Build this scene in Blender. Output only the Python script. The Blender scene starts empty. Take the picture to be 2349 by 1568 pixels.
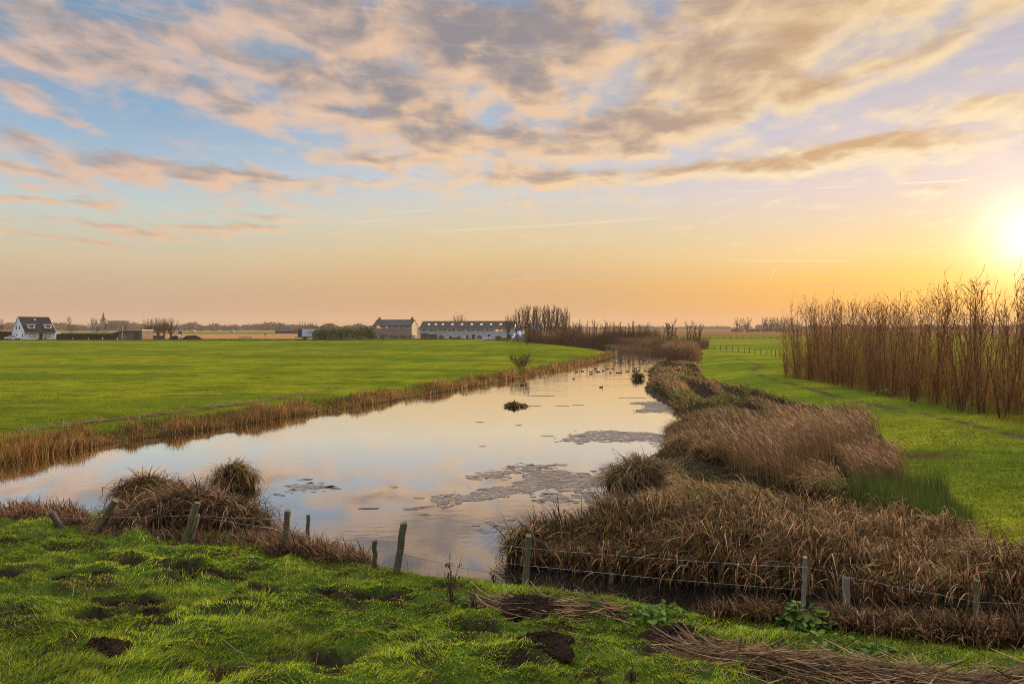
import bpy, bmesh, math, random
import numpy as np
from mathutils import Vector, Matrix
rng = np.random.default_rng(7)
random.seed(7)
R = math.radians
scene = bpy.context.scene
COL = scene.collection

# ------------------------------------------------------------------ camera
F = 1566.0            # focal length in units of the 2349 wide working picture
CX, CY = 1174.5, 752.5  # principal column, horizon row
CAMZ = 5.6
cam_d = bpy.data.cameras.new('camera')
cam_d.sensor_width = 36.0
cam_d.lens = 36.0 * F / 2349.0
cam_d.shift_y = -(784 - CY) / 2349.0
cam_d.clip_start = 0.1
cam_d.clip_end = 30000
cam = bpy.data.objects.new('camera', cam_d)
COL.objects.link(cam)
cam.location = (0, 0, CAMZ)
cam.rotation_euler = (R(90), 0, 0)
scene.camera = cam

def P(u, v, z=0.0):
    """picture point (2349 x 1568) on the level z -> world x, y"""
    y = (CAMZ - z) * F / (v - CY)
    return ((u - CX) / F * y, y)
def XA(u, y):
    return (u - CX) / F * y
def ZA(v, y):
    return CAMZ - (v - CY) / F * y

def lin(c):
    out = []
    for k in c[:3]:
        k = k / 255.0
        out.append(k / 12.92 if k <= 0.04045 else ((k + 0.055) / 1.055) ** 2.4)
    return tuple(out)

# ------------------------------------------------------------------ render settings
scene.render.engine = 'CYCLES'
scene.view_settings.view_transform = 'Standard'
scene.view_settings.look = 'None'
scene.view_settings.exposure = 1.0
scene.view_settings.gamma = 1.0
scene.view_settings.use_curve_mapping = False
HAZE = 0.00022
cy = scene.cycles
cy.max_bounces = 8
cy.diffuse_bounces = 3
cy.glossy_bounces = 3
cy.transmission_bounces = 4
cy.transparent_max_bounces = 8
cy.volume_bounces = 0
cy.use_denoising = True
try:
    cy.denoiser = 'OPENIMAGEDENOISE'
    cy.denoising_input_passes = 'RGB_ALBEDO_NORMAL'
    cy.denoising_prefilter = 'NONE'
except Exception:
    pass
cy.sample_clamp_indirect = 4.0
cy.filter_width = 0.95
cy.use_adaptive_sampling = True
cy.adaptive_threshold = 0.01
# ------------------------------------------------------------------ sky
SUN_AZ = math.atan((2372 - CX) / F)
SUN_EL = math.atan((CY - 548) / F * math.cos(SUN_AZ))
SUN_DIR = Vector((math.sin(SUN_AZ) * math.cos(SUN_EL), math.cos(SUN_AZ) * math.cos(SUN_EL), math.sin(SUN_EL)))

world = bpy.data.worlds.new('World')
scene.world = world
world.use_nodes = True
nt = world.node_tree
nt.nodes.clear()

class NB:
    """small helper to write node trees as expressions"""
    def __init__(s, tree): s.t = tree
    def n(s, typ, **kw):
        nd = s.t.nodes.new(typ)
        for k, v in kw.items(): setattr(nd, k, v)
        return nd
    def put(s, sock, val):
        if hasattr(val, 'is_output') or isinstance(val, bpy.types.NodeSocket): s.t.links.new(val, sock)
        elif val is not None: sock.default_value = val
    def m(s, op, a, b=None, c=None, clamp=False):
        nd = s.n('ShaderNodeMath', operation=op, use_clamp=clamp)
        for i, x in enumerate((a, b, c)):
            if x is not None: s.put(nd.inputs[i], x)
        return nd.outputs[0]
    def vm(s, op, a, b=None):
        nd = s.n('ShaderNodeVectorMath', operation=op)
        s.put(nd.inputs[0], a)
        if b is not None: s.put(nd.inputs[1], b)
        return nd.outputs['Value'] if op in ('DOT_PRODUCT', 'LENGTH') else nd.outputs[0]
    def sep(s, v):
        nd = s.n('ShaderNodeSeparateXYZ'); s.put(nd.inputs[0], v); return nd.outputs
    def comb(s, x=0.0, y=0.0, z=0.0):
        nd = s.n('ShaderNodeCombineXYZ')
        for i, k in enumerate((x, y, z)): s.put(nd.inputs[i], k)
        return nd.outputs[0]
    def noise(s, vec, scale, detail=4.0, rough=0.5, dist=0.0, color=False):
        nd = s.n('ShaderNodeTexNoise')
        s.put(nd.inputs['Vector'], vec)
        nd.inputs['Scale'].default_value = scale
        nd.inputs['Detail'].default_value = detail
        nd.inputs['Roughness'].default_value = rough
        nd.inputs['Distortion'].default_value = dist
        return nd.outputs['Color'] if color else nd.outputs['Fac']
    def ss(s, x, lo, hi, a=0.0, b=1.0, interp='SMOOTHSTEP'):
        nd = s.n('ShaderNodeMapRange', interpolation_type=interp)
        s.put(nd.inputs[0], x)
        for i, k in enumerate((lo, hi, a, b)): s.put(nd.inputs[i + 1], k)
        return nd.outputs[0]
    def mix(s, f, a, b, blend='MIX'):
        nd = s.n('ShaderNodeMix', data_type='RGBA', blend_type=blend)
        s.put(nd.inputs[0], f)
        for i, k in ((6, a), (7, b)):
            if isinstance(k, tuple): k = (*k[:3], 1.0)
            s.put(nd.inputs[i], k)
        return nd.outputs[2]
    def ramp(s, f, stops, interp='LINEAR'):
        nd = s.n('ShaderNodeValToRGB')
        cr = nd.color_ramp; cr.interpolation = interp
        stops = sorted(stops)
        cr.elements[0].position, cr.elements[0].color = stops[0][0], (*stops[0][1], 1)
        cr.elements[1].position, cr.elements[1].color = stops[-1][0], (*stops[-1][1], 1)
        for p, c in stops[1:-1]:
            e = cr.elements.new(p); e.color = (*c, 1)
        s.put(nd.inputs[0], f)
        return nd.outputs[0]

W = NB(nt)
tc = W.n('ShaderNodeTexCoord')
dirv = W.vm('NORMALIZE', tc.outputs['Generated'])
dx, dy, dz = W.sep(dirv)
az = W.m('ARCTAN2', dx, dy)                       # radians, 0 = ahead, + = towards the sun
el = W.m('ARCSINE', dz)
elp = W.m('DIVIDE', W.m('MAXIMUM', el, 0.0), R(36))
# angle from the sun in azimuth (0 at the sun, 1 opposite)
daz = W.m('DIVIDE', W.m('ARCCOSINE', W.m('COSINE', W.m('SUBTRACT', az, SUN_AZ))), math.pi)
theta = W.m('ARCCOSINE', W.m('MINIMUM', W.vm('DOT_PRODUCT', dirv, tuple(SUN_DIR)), 0.999999))

def col_ramp(rows, u):
    a = math.atan((u - CX) / F)
    st = []
    for v, c in rows:
        e = math.atan(max(CY - v, 0) / F * math.cos(a))
        st.append((e / R(36), lin(c)))
    return W.ramp(elp, st)
TOP = [(-130, (125, 158, 190)), (-360, (150, 178, 215))]
left = col_ramp([(752, (192, 164, 146)), (715, (197, 166, 146)), (680, (201, 171, 147)), (640, (205, 181, 150)),
                 (580, (213, 197, 165)), (520, (207, 205, 186)), (460, (199, 212, 206)), (400, (186, 205, 216)),
                 (300, (158, 188, 212)), (200, (138, 174, 205)), (100, (124, 162, 193)), (0, (118, 155, 186))] + TOP, 100)
midc = col_ramp([(752, (206, 160, 120)), (715, (211, 167, 122)), (680, (215, 171, 123)), (640, (222, 180, 125)), (580, (228, 200, 152)),
                 (520, (226, 209, 174)), (460, (216, 212, 204)), (400, (203, 209, 219)), (300, (180, 196, 216)), (200, (160, 185, 213)),
                 (100, (140, 172, 205)), (0, (125, 160, 198))] + TOP, 1150)
rightc = col_ramp([(752, (224, 150, 78)), (715, (236, 160, 70)), (680, (243, 174, 76)), (640, (248, 192, 98)), (580, (248, 212, 150)),
                   (500, (238, 214, 186)), (430, (232, 212, 208)), (300, (212, 203, 212)), (150, (190, 187, 200)), (0, (172, 176, 200))] + TOP, 1900)
f1 = W.ss(daz, R(38) / math.pi, R(70) / math.pi)
f2 = W.ss(daz, R(10) / math.pi, R(38) / math.pi)
base = W.mix(f1, W.mix(f2, rightc, midc), left)

# ---- clouds: banks placed by azimuth and elevation, broken up by noise
azel = W.comb(az, el, 0.0)
icot = W.m('DIVIDE', 1.0, W.m('ADD', W.m('TANGENT', W.m('MAXIMUM', el, 0.0)), 0.075))
plane = W.comb(W.m('MULTIPLY', W.m('SINE', az), icot), W.m('MULTIPLY', W.m('COSINE', az), icot), 0.0)
warp = W.noise(plane, 2.2, 4.0, 0.6, color=True)
warpv = W.vm('MULTIPLY', W.vm('SUBTRACT', warp, (0.5, 0.5, 0.5)), (0.11, 0.035, 0.0))
azw = W.vm('ADD', azel, warpv)
BANKS = [  # cx, cy, rx, ry, tilt (deg, rising to the right), amount
 (820, 30, 620, 90, -4, 1.0), (1450, 60, 560, 100, 4, 1.1), (1900, 70, 440, 66, 12, 1.35), (2290, 5, 160, 36, 14, .9),
 (170, 115, 250, 50, 0, 1.0), (120, 30, 260, 26, 0, .6), (270, 172, 210, 34, 0, .8), (1130, 185, 420, 85, 0, 1.0), (760, 215, 300, 62, -8, 1.0),
 (640, 285, 190, 26, -14, .8), (930, 290, 260, 48, -6, .9), (1170, 335, 190, 36, 2, 1.05), (870, 374, 140, 17, 2, 1.4),
 (1190, 410, 150, 20, 0, 1.4), (1740, 243, 430, 36, 10, 1.6), (1500, 292, 200, 44, 8, .95), (1460, 355, 95, 13, 2, .9),
 (1530, 398, 230, 18, 3, 1.4), (1860, 372, 230, 26, 2, 1.6), (2060, 318, 200, 16, 7, 1.4), (2210, 330, 190, 30, 8, .9),
 (2230, 245, 190, 20, 6, .85), (2300, 160, 90, 26, 10, .7), (310, 388, 340, 27, -4, 1.5), (60, 395, 170, 22, -6, 1.2), (620, 408, 140, 10, -2, 1.2),
 (50, 215, 120, 30, -20, .8), (110, 262, 110, 13, -18, .7), (30, 325, 60, 18, -10, .6), (170, 468, 200, 9, 0, 1.3), (600, 496, 120, 7, 0, 1.3), (250, 522, 220, 8, -3, 1.2),
 (520, 528, 130, 11, 0, 1.2), (150, 551, 190, 6, -3, 1.0), (640, 350, 60, 10, 0, .6), (2150, 440, 60, 16, 3, .8), (2100, 498, 45, 7, 0, .6),
 (1260, 466, 170, 10, 2, .6), (900, 425, 110, 10, 0, .55), (1230, 638, 200, 7, 1, 1.5), (1010, 643, 90, 4, 0, .7), (1980, 653, 120, 5, 1, 1.5), (1400, 676, 110, 6, 0, .6), (1660, 664, 50, 3, 0, .6),
 (2030, 255, 120, 20, 0, .4), (420, 250, 230, 24, -12, .55), (1750, 330, 150, 18, 4, .55), (2130, 395, 120, 14, 4, .6)]
G = None; BOT = None
for (cx, cyy, rx, ry, tilt, amt) in BANKS:
    a = math.atan((cx - CX) / F); c = math.cos(a)
    e = math.atan((CY - cyy) / F * c)
    sx = c * c / F * rx; sy = c / F * ry * math.cos(e) ** 2
    t = R(tilt)
    d = W.vm('SUBTRACT', azw, (a, e, 0.0))
    X_ = W.vm('DOT_PRODUCT', d, (math.cos(t) / sx, math.sin(t) / sx, 0))
    Y_ = W.vm('DOT_PRODUCT', d, (-math.sin(t) / sy, math.cos(t) / sy, 0))
    r2 = W.m('MULTIPLY_ADD', X_, X_, W.m('MULTIPLY', Y_, Y_))
    g = W.m('MULTIPLY', W.m('POWER', 0.42, r2), amt)
    G = g if G is None else W.m('ADD', G, g)
    bt = W.m('MULTIPLY', g, Y_)
    BOT = bt if BOT is None else W.m('ADD', BOT, bt)
# faint extra cloud outside the picture so the dome never reads empty
beyond = W.m('MULTIPLY', W.ss(el, R(27), R(40)), 0.55)
G = W.m('ADD', G, beyond)
bottom = W.m('DIVIDE', BOT, W.m('ADD', G, 0.05))            # -1 lower edge .. +1 upper edge
GS = W.m('DIVIDE', G, W.m('ADD', 1.0, W.m('MULTIPLY', G, 0.45)))
pl1 = W.vm('MULTIPLY', plane, (1.0, 0.75, 1.0))
pl2 = W.vm('ADD', pl1, (0.035, 0.075, 0.0))
nL = W.noise(plane, 1.9, 4.0, 0.5, 0.2)                 # a step nearer = the lit lower side
nA = W.noise(pl1, 4.4, 8.0, 0.55, 0.30)
nB = W.noise(pl2, 4.4, 8.0, 0.55, 0.30)
nC = W.noise(plane, 9.0, 6.0, 0.6, 0.3)
field = W.m('ADD', W.m('ADD', W.m('MULTIPLY', GS, 0.92), W.m('MULTIPLY', W.m('SUBTRACT', nL, 0.5), 0.7)), W.m('ADD', W.m('MULTIPLY', W.m('SUBTRACT', nA, 0.5), 2.15), W.m('MULTIPLY', W.m('SUBTRACT', nC, 0.5), 0.30)))
dens = W.ss(field, 0.06, 0.86)
thick = W.ss(field, 0.45, 1.15)
relief = W.m('MULTIPLY', W.m('SUBTRACT', nA, nB), 3.0)
litv = W.m('ADD', W.m('MULTIPLY', bottom, -0.42), relief)
litf = W.m('MULTIPLY', W.ss(W.m('SUBTRACT', W.m('ADD', litv, 0.46), W.m('MULTIPLY', thick, W.ss(el, R(6), R(19), 0.34, 0.66))), -0.32, 0.70), W.ss(el, R(3.0), R(6.5), 0.15, 1.0))
eh = W.ss(el, R(7), R(19))                                  # low clouds are paler and warmer
shadeL = W.mix(eh, lin((186, 164, 156)), lin((138, 141, 149)))
litL = W.mix(eh, lin((236, 194, 162)), lin((232, 196, 174)))
shadeM = W.mix(eh, lin((204, 170, 140)), lin((150, 140, 141)))
litM = W.mix(eh, lin((252, 214, 166)), lin((248, 204, 160)))
shadeR = W.mix(eh, lin((214, 166, 108)), lin((204, 164, 118)))
litR = W.mix(eh, lin((255, 240, 208)), lin((255, 224, 174)))
shade = W.mix(f1, W.mix(f2, shadeR, shadeM), shadeL)
lit = W.mix(f1, W.mix(f2, litR, litM), litL)
ccol = W.mix(litf, shade, lit)
low = W.ss(el, R(1.5), R(6.0), 0.42, 0.92)
sky = W.mix(W.m('MULTIPLY', dens, low), base, ccol)
# thin high streaks
st = W.noise(W.vm('MULTIPLY', azel, (3.0, 40.0, 1.0)), 1.6, 5.0, 0.6, 0.6)
stf = W.m('MULTIPLY', W.ss(st, 0.52, 0.8), W.m('MULTIPLY', W.ss(el, R(3), R(9)), 0.28))
sky = W.mix(stf, sky, W.mix(f1, lin((250, 232, 210)), lin((222, 216, 212))))
# condensation trails
for (x0, y0, x1, y1, wd, amt) in [(900, 532, 1540, 497, 2.2, .33), (2040, 422, 2225, 413, 1.7, .95), (1865, 432, 1965, 427, 1.3, .8), (1640, 440, 1818, 434, 1.0, .5),
                                  (1640, 596, 1960, 598, 1.2, .5), (880, 488, 1000, 481, 1.0, .5), (780, 512, 910, 502, 1.0, .45), (930, 385, 980, 398, .9, .55), (1768, 642, 1780, 610, 1.2, .4), (2235, 612, 2349, 575, 1.6, .5)]:
    def ae(x, y):
        a = math.atan((x - CX) / F); return Vector((a, math.atan((CY - y) / F * math.cos(a))))
    A, B = ae(x0, y0), ae(x1, y1); D = (B - A); L = D.length; D.normalize()
    d = W.vm('SUBTRACT', azel, (A.x, A.y, 0))
    al = W.m('DIVIDE', W.vm('DOT_PRODUCT', d, (D.x, D.y, 0)), L)
    pe = W.m('ABSOLUTE', W.m('DIVIDE', W.vm('DOT_PRODUCT', d, (-D.y, D.x, 0)), wd / F))
    f = W.m('MULTIPLY', W.m('MULTIPLY', W.ss(pe, 1.3, 0.2), W.ss(al, 0.0, 0.25)), W.m('MULTIPLY', W.ss(al, 1.0, 0.93), amt))
    sky = W.mix(f, sky, lin((255, 240, 220)))
# glow around the veiled sun
def expf(k, p=1.0):
    return W.m('POWER', 2.718281828, W.m('MULTIPLY', W.m('POWER', W.m('DIVIDE', theta, R(k)), p), -1.0))
def addc(c0, fac, col, k):
    s_ = W.vm('MULTIPLY', W.comb(fac, fac, fac), (col[0] * k, col[1] * k, col[2] * k))
    return W.vm('ADD', c0, s_)
lowband = W.ss(el, R(9.5), R(0.5))
sky = addc(sky, expf(2.1, 1.35), (1.0, 0.97, 0.9), 1.25)
sky = addc(sky, expf(5.5, 1.5), (1.0, 0.78, 0.46), 0.13)
sky = addc(sky, W.m('MULTIPLY', expf(9.0, 1.6), lowband), (0.9, 0.36, -0.25), 0.40)
# the physical sky carries a share of every direction
nish = W.n('ShaderNodeTexSky', sky_type='NISHITA', sun_disc=False, sun_elevation=SUN_EL, sun_rotation=SUN_AZ, altitude=0.0)
phys = W.vm('MULTIPLY', nish.outputs[0], (0.1, 0.1, 0.1))
sky = W.mix(0.06, sky, phys)
# below the horizon: plain earth tone
sky = W.mix(W.ss(el, R(-0.6), R(-3)), sky, (0.10, 0.085, 0.05))
# overhead: extra brightness added to the sky to light the grass; rear dimmed
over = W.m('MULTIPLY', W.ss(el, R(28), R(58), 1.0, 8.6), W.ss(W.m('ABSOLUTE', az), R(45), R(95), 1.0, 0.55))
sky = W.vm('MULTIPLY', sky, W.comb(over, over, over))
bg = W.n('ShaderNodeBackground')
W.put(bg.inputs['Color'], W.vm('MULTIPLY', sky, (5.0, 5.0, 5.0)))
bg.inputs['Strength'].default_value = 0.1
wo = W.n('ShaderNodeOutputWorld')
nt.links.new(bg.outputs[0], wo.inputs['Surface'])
world.cycles.sampling_method = 'MANUAL'
world.cycles.sample_map_resolution = 512

sun_d = bpy.data.lights.new('sun', 'SUN')
sun_d.energy = 5.0
sun_d.angle = R(1.0)
sun_d.color = (1.0, 0.74, 0.40)
sun = bpy.data.objects.new('sun', sun_d)
COL.objects.link(sun)
sun.location = (60, 80, 60)
sun.rotation_euler = (-SUN_DIR).to_track_quat('-Z', 'Y').to_euler()
# ------------------------------------------------------------------ helpers
def tag(o, label=None, cat=None, group=None, kind=None):
    if label: o['label'] = label
    if cat: o['category'] = cat
    if group: o['group'] = group
    if kind: o['kind'] = kind
    return o

def empty(name, loc=(0, 0, 0), rz=0.0, parent=None):
    o = bpy.data.objects.new(name, None)
    o.empty_display_size = 0.3
    COL.objects.link(o)
    o.location = loc
    o.rotation_euler = (0, 0, rz)
    if parent: o.parent = parent
    return o

def np_mesh(name, verts, loops, starts, mats, parent=None, colors=None, smooth=False, midx=None, loc=None):
    """verts (N,3), loops flat int array, starts = first loop of every face"""
    me = bpy.data.meshes.new(name)
    verts = np.asarray(verts, np.float32)
    loops = np.asarray(loops, np.int32); starts = np.asarray(starts, np.int32)
    me.vertices.add(len(verts)); me.vertices.foreach_set('co', verts.ravel())
    me.loops.add(len(loops)); me.loops.foreach_set('vertex_index', loops)
    me.polygons.add(len(starts)); me.polygons.foreach_set('loop_start', starts)
    if colors is not None:
        ca = me.color_attributes.new('tint', 'FLOAT_COLOR', 'POINT')
        c4 = np.ones((len(verts), 4), np.float32); c4[:, :3] = colors
        ca.data.foreach_set('color', c4.ravel())
    if not isinstance(mats, (list, tuple)): mats = [mats]
    for m in mats: me.materials.append(m)
    if midx is not None: me.polygons.foreach_set('material_index', np.asarray(midx, np.int32))
    if smooth: me.polygons.foreach_set('use_smooth', np.ones(len(starts), bool))
    me.update(calc_edges=True)
    o = bpy.data.objects.new(name, me)
    COL.objects.link(o)
    if parent: o.parent = parent
    if loc is not None: o.location = loc
    return o

class MB:
    """collects boxes, prisms, tubes ... and links them as ONE mesh object"""
    def __init__(s): s.v = []; s.f = []; s.mi = []; s.c = []; s.cur = 0; s.col = (1, 1, 1)
    def add(s, vs, fs):
        b = len(s.v); s.v += [tuple(p) for p in vs]
        s.f += [tuple(b + i for i in f) for f in fs]; s.mi += [s.cur] * len(fs); s.c += [s.col] * len(vs)
        return s
    def box(s, x0, x1, y0, y1, z0, z1):
        return s.add([(x0, y0, z0), (x1, y0, z0), (x1, y1, z0), (x0, y1, z0), (x0, y0, z1), (x1, y0, z1), (x1, y1, z1), (x0, y1, z1)],
                     [(0, 3, 2, 1), (4, 5, 6, 7), (0, 1, 5, 4), (1, 2, 6, 5), (2, 3, 7, 6), (3, 0, 4, 7)])
    def obox(s, p0, p1, w, h):
        """bar from p0 to p1, w wide and h high"""
        p0, p1 = Vector(p0), Vector(p1); d = (p1 - p0).normalized()
        up = Vector((0, 0, 1)) if abs(d.z) < .95 else Vector((0, 1, 0))
        a = d.cross(up).normalized(); b = a.cross(d).normalized(); a = a * w / 2; b = b * h / 2
        vs = [p + i * a + j * b for p in (p0, p1) for i, j in ((-1, -1), (1, -1), (1, 1), (-1, 1))]
        return s.add(vs, [(3, 2, 1, 0), (4, 5, 6, 7), (0, 1, 5, 4), (1, 2, 6, 5), (2, 3, 7, 6), (3, 0, 4, 7)])
    def prism(s, pts, d):
        """closed polygon pts (3d) pushed along d"""
        n = len(pts); d = Vector(d); pts = [Vector(p) for p in pts]
        vs = pts + [p + d for p in pts]
        return s.add(vs, [tuple(range(n))[::-1], tuple(range(n, 2 * n))] + [(i, (i + 1) % n, n + (i + 1) % n, n + i) for i in range(n)])
    def tube(s, pts, radii, n=8, cap=True):
        pts = [Vector(p) for p in pts]
        if not hasattr(radii, '__len__'): radii = [radii] * len(pts)
        vs = []; fs = []
        for i, p in enumerate(pts):
            d = (pts[min(i + 1, len(pts) - 1)] - pts[max(i - 1, 0)])
            d = d.normalized() if d.length > 1e-9 else Vector((0, 0, 1))
            up = Vector((1, 0, 0)) if abs(d.x) < .8 else Vector((0, 1, 0))
            a = d.cross(up).normalized(); b = d.cross(a)
            for k in range(n):
                t = 2 * math.pi * k / n
                vs.append(p + (a * math.cos(t) + b * math.sin(t)) * radii[i])
        for i in range(len(pts) - 1):
            for k in range(n):
                fs.append((i * n + k, i * n + (k + 1) % n, (i + 1) * n + (k + 1) % n, (i + 1) * n + k))
        if cap: fs += [tuple(range(n))[::-1], tuple((len(pts) - 1) * n + k for k in range(n))]
        return s.add(vs, fs)
    def quad(s, *p): return s.add(p, [tuple(range(len(p)))])
    def build(s, name, mats, parent=None, smooth=False, loc=None, bevel=0.0, colored=False):
        me = bpy.data.meshes.new(name)
        me.from_pydata(s.v, [], s.f)
        if not isinstance(mats, (list, tuple)): mats = [mats]
        for m in mats: me.materials.append(m)
        me.polygons.foreach_set('material_index', s.mi)
        if colored:
            ca = me.color_attributes.new('tint', 'FLOAT_COLOR', 'POINT')
            c4 = np.ones((len(s.v), 4), np.float32); c4[:, :3] = s.c
            ca.data.foreach_set('color', c4.ravel())
        if bevel > 0:
            bm = bmesh.new(); bm.from_mesh(me)
            bmesh.ops.bevel(bm, geom=list(bm.edges), offset=bevel, segments=1, affect='EDGES')
            bm.to_mesh(me); bm.free()
        if smooth: me.polygons.foreach_set('use_smooth', [True] * len(me.polygons))
        me.update()
        o = bpy.data.objects.new(name, me)
        COL.objects.link(o)
        if parent: o.parent = parent
        if loc is not None: o.location = loc
        return o

def copy_tree(o, parent=None):
    c = o.copy(); COL.objects.link(c)
    if parent: c.parent = parent
    for ch in list(o.children): copy_tree(ch, c)
    return c

# ---- value noise in numpy (for terrain and scatter)
def _hash(ix, iy, seed):
    h = (ix.astype(np.int64) * 374761393 + iy.astype(np.int64) * 668265263 + seed * 1442695041) & 0x7fffffff
    h = ((h ^ (h >> 13)) * 1274126177) & 0x7fffffff
    h = h ^ (h >> 16)
    return (h & 0xffff) / 65535.0
def vnoise(x, y, seed=0):
    x = np.asarray(x, float); y = np.asarray(y, float)
    ix = np.floor(x); iy = np.floor(y); fx = x - ix; fy = y - iy
    fx = fx * fx * (3 - 2 * fx); fy = fy * fy * (3 - 2 * fy)
    a = _hash(ix, iy, seed); b = _hash(ix + 1, iy, seed); c = _hash(ix, iy + 1, seed); d = _hash(ix + 1, iy + 1, seed)
    return (a * (1 - fx) + b * fx) * (1 - fy) + (c * (1 - fx) + d * fx) * fy
def fbm(x, y, seed=0, oct=4, gain=0.5):
    t = 0; a = 1; n = 0
    for i in range(oct):
        t = t + a * vnoise(x * 2 ** i + 17.3 * i, y * 2 ** i - 9.1 * i, seed + i); n += a; a *= gain
    return t / n
def sst(x, a, b):
    t = np.clip((np.asarray(x, float) - a) / (b - a), 0, 1); return t * t * (3 - 2 * t)

def inside(px, py, poly):
    res = np.zeros(px.shape, bool); n = len(poly)
    for i in range(n):
        x0, y0 = poly[i]; x1, y1 = poly[(i + 1) % n]
        if y0 == y1: continue
        c = ((y0 > py) != (y1 > py)) & (px < (x1 - x0) * (py - y0) / (y1 - y0) + x0)
        res ^= c
    return res
def pdist(px, py, pts, closed=False):
    d = np.full(px.shape, 1e9); n = len(pts)
    for i in range(n if closed else n - 1):
        x0, y0 = pts[i]; x1, y1 = pts[(i + 1) % n]
        ex, ey = x1 - x0, y1 - y0; L = ex * ex + ey * ey + 1e-12
        t = np.clip(((px - x0) * ex + (py - y0) * ey) / L, 0, 1)
        d = np.minimum(d, (px - x0 - t * ex) ** 2 + (py - y0 - t * ey) ** 2)
    return np.sqrt(d)

# ------------------------------------------------------------------ materials
MATS = {}
def mat(name):
    m = bpy.data.materials.new(name); m.use_nodes = True
    m.node_tree.nodes.clear(); MATS[name] = m
    return m, NB(m.node_tree)
def finish(m, N, shader, disp=None):
    o = N.n('ShaderNodeOutputMaterial')
    N.t.links.new(shader, o.inputs['Surface'])
    return m
def principled(N, color, rough=0.7, spec=0.3, metal=0.0, normal=None):
    b = N.n('ShaderNodeBsdfPrincipled')
    N.put(b.inputs['Base Color'], (*color[:3], 1.0) if isinstance(color, tuple) else color)
    N.put(b.inputs['Roughness'], rough)
    N.put(b.inputs['Specular IOR Level'], spec)
    N.put(b.inputs['Metallic'], metal)
    if normal is not None: N.put(b.inputs['Normal'], normal)
    return b.outputs[0]
def bump(N, h, strength=0.4, dist=0.02):
    b = N.n('ShaderNodeBump'); N.put(b.inputs['Height'], h)
    b.inputs['Strength'].default_value = strength; b.inputs['Distance'].default_value = dist
    return b.outputs[0]
def simple(name, color, rough=0.7, spec=0.3, vary=0.25, scale=3.0, metal=0.0, bmp=0.0):
    """painted / plain surface with soft mottling and small bump"""
    m, N = mat(name)
    tcx = N.n('ShaderNodeTexCoord').outputs['Object']
    n1 = N.noise(tcx, scale, 5.0, 0.6)
    f = N.ss(n1, 0.3, 0.7, 1 - vary, 1 + vary * 0.6)
    c = N.vm('MULTIPLY', N.comb(f, f, f), tuple(color[:3]))
    return finish(m, N, principled(N, c, rough, spec, metal, bump(N, N.noise(tcx, scale * 12, 3.0), bmp, 0.01) if bmp else None))
def foliage(name, translucent=0.35, rough=0.6, spec=0.25, gain=1.0):
    """thin blades, leaves and twigs: own tint per blade from the mesh, part of the light goes through"""
    m, N = mat(name)
    at = N.n('ShaderNodeAttribute', attribute_name='tint').outputs['Color']
    if gain != 1.0: at = N.vm('MULTIPLY', at, gain)
    p = principled(N, at, rough, spec)
    tr = N.n('ShaderNodeBsdfTranslucent'); N.put(tr.inputs['Color'], at)
    mx = N.n('ShaderNodeMixShader'); mx.inputs[0].default_value = translucent
    N.t.links.new(p, mx.inputs[1]); N.t.links.new(tr.outputs[0], mx.inputs[2])
    return finish(m, N, mx.outputs[0])
M_GRASS = foliage('grass_blade', 0.50, 0.6, 0.06, (1.0, .95, 1.0))
M_DRY = foliage('dry_blade', 0.25, 0.65, 0.06, (.82, .74, .62))
M_TWIG = foliage('bark_twig', 0.30, 0.85, 0.1)
M_LEAF = foliage('leaf', 0.35, 0.6, 0.05)

# ------------------------------------------------------------------ blades
def blades(name, base, h, w, az_, th0, curl, tint, mat_, segs=3, kink=None, parent=None, tipw=0.08, twist=0.6, kind=None, seed=1, loc=None, droop_pow=1.0):
    """strips: base (N,3), height h, width w, azimuth of lean, starting lean th0, bend over the length"""
    r = np.random.default_rng(seed)
    N = len(base); ns = segs + 1
    h = np.broadcast_to(h, (N,)).astype(float); w = np.broadcast_to(w, (N,)).astype(float)
    az_ = np.broadcast_to(az_, (N,)).astype(float); th0 = np.broadcast_to(th0, (N,)).astype(float); curl = np.broadcast_to(curl, (N,)).astype(float)
    t = np.linspace(0, 1, ns)
    pos = np.zeros((N, ns, 3)); pos[:, 0] = base
    ca, sa = np.cos(az_), np.sin(az_)
    for k in range(1, ns):
        tm = (t[k] + t[k - 1]) / 2
        th = th0 + curl * tm ** droop_pow
        if kink is not None: th = th + np.where(tm > kink[0], kink[1], 0.0)
        dl = h / segs
        pos[:, k, 0] = pos[:, k - 1, 0] + dl * np.sin(th) * ca
        pos[:, k, 1] = pos[:, k - 1, 1] + dl * np.sin(th) * sa
        pos[:, k, 2] = pos[:, k - 1, 2] + dl * np.cos(th)
    wa = az_ + math.pi / 2 + r.normal(0, twist, N)
    wd = np.stack([np.cos(wa), np.sin(wa), np.zeros(N)], 1)
    prof = np.where(t < 0.4, 0.75 + 0.25 * t / 0.4, np.maximum(tipw, 1 - (np.maximum(t - 0.4, 0) / 0.6) ** 1.6))
    off = wd[:, None, :] * (w[:, None] * 0.5 * prof[None, :])[:, :, None]
    V = np.stack([pos - off, pos + off], 2).reshape(N * ns * 2, 3)
    k = np.arange(segs)
    q = np.stack([2 * k, 2 * k + 1, 2 * k + 3, 2 * k + 2], 1)
    L = (q[None] + (np.arange(N) * ns * 2)[:, None, None]).reshape(-1)
    S = np.arange(N * segs) * 4
    C = np.repeat(np.asarray(tint, np.float32), ns * 2, axis=0)
    o = np_mesh(name, V, L, S, mat_, parent, C, smooth=True, loc=loc)
    if kind: o['kind'] = kind
    return o
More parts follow.
